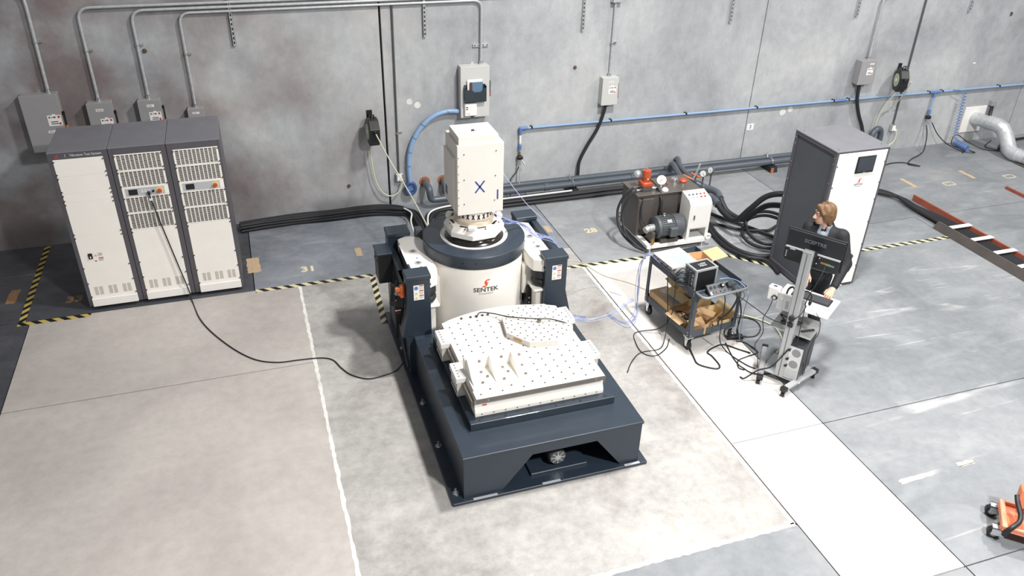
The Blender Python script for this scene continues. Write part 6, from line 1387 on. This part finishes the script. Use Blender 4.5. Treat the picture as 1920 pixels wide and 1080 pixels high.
# local frame: faces -y (towards the monitor); his left arm is +x
HC = np.array((-.055, -.015, 1.675))                       # head centre
fy = math.radians(-52)                                     # head turned towards the shaker (his right)
RH = Matrix.Rotation(fy, 3, 'Z') @ Matrix.Rotation(.10, 3, 'X')
def hd(x, y, z): return tuple(HC+np.array(RH @ Vector((x, y, z))))   # head-local: -y is the face
SL, EL, WL_ = (.185, .0, 1.475), (.305, -.07, 1.20), (.292, -.315, .99)
SR, ER, WR_ = (-.185, .0, 1.475), (-.20, -.11, 1.20), (-.03, -.25, 1.045)
body = [
    ell(hd(0, .012, .03), (.072, .092, .098), RH, .03), ell(hd(0, -.030, -.045), (.055, .062, .068), RH, .03), ell(hd(0, -.052, -.092), (.030, .030, .022), RH, .02),
    cone(hd(0, -.088, .018), hd(0, -.113, -.028), .010, .015, k=.014), ell(hd(0, -.100, -.034), (.019, .014, .011), RH, .01),
    ell(hd(0, -.086, -.064), (.025, .012, .006), RH, .008), ell(hd(0, -.084, -.075), (.022, .012, .006), RH, .008), ell(hd(0, -.082, .040), (.05, .014, .012), RH, .012),
    ell(hd(.030, -.092, .018), (.014, .010, .010), RH, .006, True), ell(hd(-.030, -.092, .018), (.014, .010, .010), RH, .006, True),
    ell(hd(.028, -.078, .017), (.012, .010, .010), RH, .004), ell(hd(-.028, -.078, .017), (.012, .010, .010), RH, .004),
    ell(hd(.076, .005, -.005), (.012, .020, .032), RH, .01), ell(hd(-.076, .005, -.005), (.012, .020, .032), RH, .01),
    cone((-.01, .02, 1.44), hd(0, .02, -.07), .060, .052, k=.03),
    # torso
    ell((0, .01, 1.36), (.165, .105, .17), None, .05), ell((0, .01, 1.16), (.14, .10, .16), None, .05), ell((0, .015, .98), (.16, .11, .12), None, .05),
    cone((-.15, .01, 1.47), (.15, .01, 1.47), .055, .055, k=.05),
    cone((.09, .01, .93), (.10, .0, .52), .082, .058, k=.04), cone((.10, .0, .52), (.11, .03, .10), .056, .038, k=.03),
    cone((-.09, .01, .93), (-.10, -.03, .52), .082, .058, k=.04), cone((-.10, -.03, .52), (-.11, .0, .10), .056, .038, k=.03),
    ell((.115, -.03, .05), (.042, .105, .04), None, .03), ell((-.115, -.06, .05), (.042, .105, .04), None, .03),
    cone(SL, EL, .050, .040, k=.03), cone(EL, WL_, .040, .026, k=.02), cone(SR, ER, .050, .040, k=.03), cone(ER, WR_, .040, .026, k=.02)]
# hands: palm + five separate fingers resting on the keyboard / tray edge
def hand(W, fwd, side, thumb):
    W = np.array(W); f = np.array(fwd, float); f /= np.linalg.norm(f); s = np.array(side, float); s -= f*(s@f); s /= np.linalg.norm(s); u = np.cross(s, f); u = u if u[2] > 0 else -u
    P = lambda a, b, c: tuple(W+f*a+s*b+u*c); out = []
    out.append(cone(P(0, 0, 0), P(.03, 0, 0), .024, .026, k=.015))
    for b in (-.026, -.009, .009, .025): out.append(cone(P(.025, b*.75, .0), P(.082, b, -.006), .015, .0125, k=.014))
    for i, (b, l) in enumerate(((-.030, .058), (-.011, .074), (.010, .080), (.030, .070))):
        sp = b*.35
        out += [cone(P(.082, b, -.006), P(.082+l*.5, b+sp*.4, -.010), .0105, .0095, k=.006), cone(P(.082+l*.5, b+sp*.4, -.010), P(.082+l*.8, b+sp*.6, -.026), .0095, .0085, k=.005), cone(P(.082+l*.8, b+sp*.6, -.026), P(.082+l, b+sp*.7, -.040), .0085, .0075, k=.004)]
    t = thumb
    out += [cone(P(.022, t*.024, -.004), P(.055, t*.050, -.014), .015, .012, k=.012), cone(P(.055, t*.050, -.014), P(.088, t*.058, -.026), .0115, .0085, k=.006)]
    return out
body += hand(WL_, (-.06, -.80, -.22), (1, -.05, 0), -1)
body += hand(WR_, (.10, -.75, -.55), (1, .2, 0), 1)
pe = sdf_obj('person', body, .0055, M_skin, None, tuple(pl), WR)
WM[pe.name] = Matrix.Translation(pl) @ Matrix.Rotation(WR, 4, 'Z')
tag(pe, 'person in black jacket behind the monitor, one hand on keyboard tray, head turned aside', 'person')
jk = [ell((0, .01, 1.36), (.19, .13, .18), None, .05), ell((0, .012, 1.16), (.172, .128, .18), None, .05), ell((0, .015, 1.0), (.185, .135, .13), None, .05), cone((-.155, .012, 1.465), (.155, .012, 1.465), .075, .075, k=.05),
      cone(SL, EL, .073, .060, k=.04), cone(EL, (.294, -.288, 1.012), .060, .044, k=.03), cone(SR, ER, .073, .060, k=.04), cone(ER, (-.047, -.235, 1.06), .060, .044, k=.03),
      cone((-.01, .02, 1.50), (-.015, .03, 1.535), .082, .080, k=.03),
      # folds
      ell((.30, -.10, 1.15), (.06, .012, .05), None, .02), ell((.275, .0, 1.27), (.075, .07, .012), None, .02), ell((.02, -.11, 1.05), (.15, .03, .012), None, .03), ell((.27, .07, 1.2), (.05, .02, .02), None, .02),
      ell((-.02, -.03, 1.575), (.058, .068, .06), None, .012, True), ell((-.01, -.12, 1.525), (.03, .05, .05), None, .02, True)]
tag(sdf_obj('jacket', jk, .008, M_jacket, pe), 'black zip jacket')
tag(sdf_obj('shirt_collar', [cone((-.05, -.055, 1.545), (-.062, -.085, 1.475), .020, .014, k=.01), cone((.03, -.055, 1.545), (.035, -.09, 1.475), .020, .014, k=.01), cone((-.06, .0, 1.555), (-.05, -.055, 1.545), .020, .020, k=.01), cone((.04, .0, 1.555), (.03, -.055, 1.545), .020, .020, k=.01), cone((-.01, -.085, 1.46), (-.01, -.075, 1.40), .045, .05, k=.02)], .006, M_shirt, pe), 'grey collared shirt')
tag(sdf_obj('trousers', [ell((0, .015, .96), (.172, .122, .11), None, .04), cone((.09, .01, .92), (.10, .0, .52), .095, .075, k=.04), cone((.10, .0, .52), (.112, .025, .10), .074, .066, k=.03), cone((-.09, .01, .92), (-.10, -.03, .52), .095, .075, k=.04), cone((-.10, -.03, .52), (-.112, -.005, .10), .074, .066, k=.03)], .008, M_trous, pe), 'dark trousers')
for nm, x, y in (('shoe', .115, -.03), ('shoe', -.115, -.06)):
    sdf_obj(nm, [ell((x, y-.03, .045), (.05, .12, .045), None, .03), ell((x, y+.05, .07), (.046, .065, .065), None, .03), ell((x, y-.02, -.05), (.2, .3, .05), None, .003, True)], .007, M_black, pe)
hair = [ell(hd(0, .022, .045), (.090, .106, .100), RH, .02), ell(hd(0, .05, -.02), (.088, .075, .095), RH, .025), ell(hd(.072, .015, .0), (.024, .055, .075), RH, .02), ell(hd(-.072, .015, .0), (.024, .055, .075), RH, .02),
        cone(hd(.01, -.07, .108), hd(.075, -.045, .035), .024, .017, k=.02), cone(hd(.01, -.07, .108), hd(-.070, -.045, .040), .024, .017, k=.02), cone(hd(.06, .03, -.04), hd(.075, .045, -.095), .026, .016, k=.02), cone(hd(-.06, .03, -.04), hd(-.075, .045, -.095), .026, .016, k=.02),
        ell(hd(0, -.105, -.012), (.058, .060, .088), RH, .012, True)]
for i in range(14):
    a = -2.2+4.4*i/13; hair.append(cone(hd(.02*math.sin(a), .02, .142), hd(.093*math.sin(a), .03-.08*math.cos(a)*.0+.03*abs(math.cos(a)), .02), .010, .009, k=.012))
sdf_obj('hair', hair, .0055, M_hair, pe)
M_stub = mat('stubble', '8a6450', .7)
for s in (-1, 1):
    ey = sdf_obj('eye', [ell(hd(s*.028, -.0835, .016), (.0085, .006, .0055), RH, .002)], .0018, M_white, pe)
    sdf_obj('eyebrow', [cone(hd(s*.016, -.096, .038), hd(s*.046, -.085, .040), .0045, .0035)], .0022, M_hair, pe)
sdf_obj('beard', [ell(hd(0, -.060, -.098), (.034, .030, .016), RH, .01), ell(hd(0, -.096, -.053), (.022, .006, .004), RH, .004)], .003, M_stub, pe)
MB().box(-.022, .022, -.002, .002, -.004, .004, Matrix.Translation((.336, -.265, 1.03)) @ Matrix.Rotation(.3, 4, 'Z')).build('cuff_tab', M_white, pe)
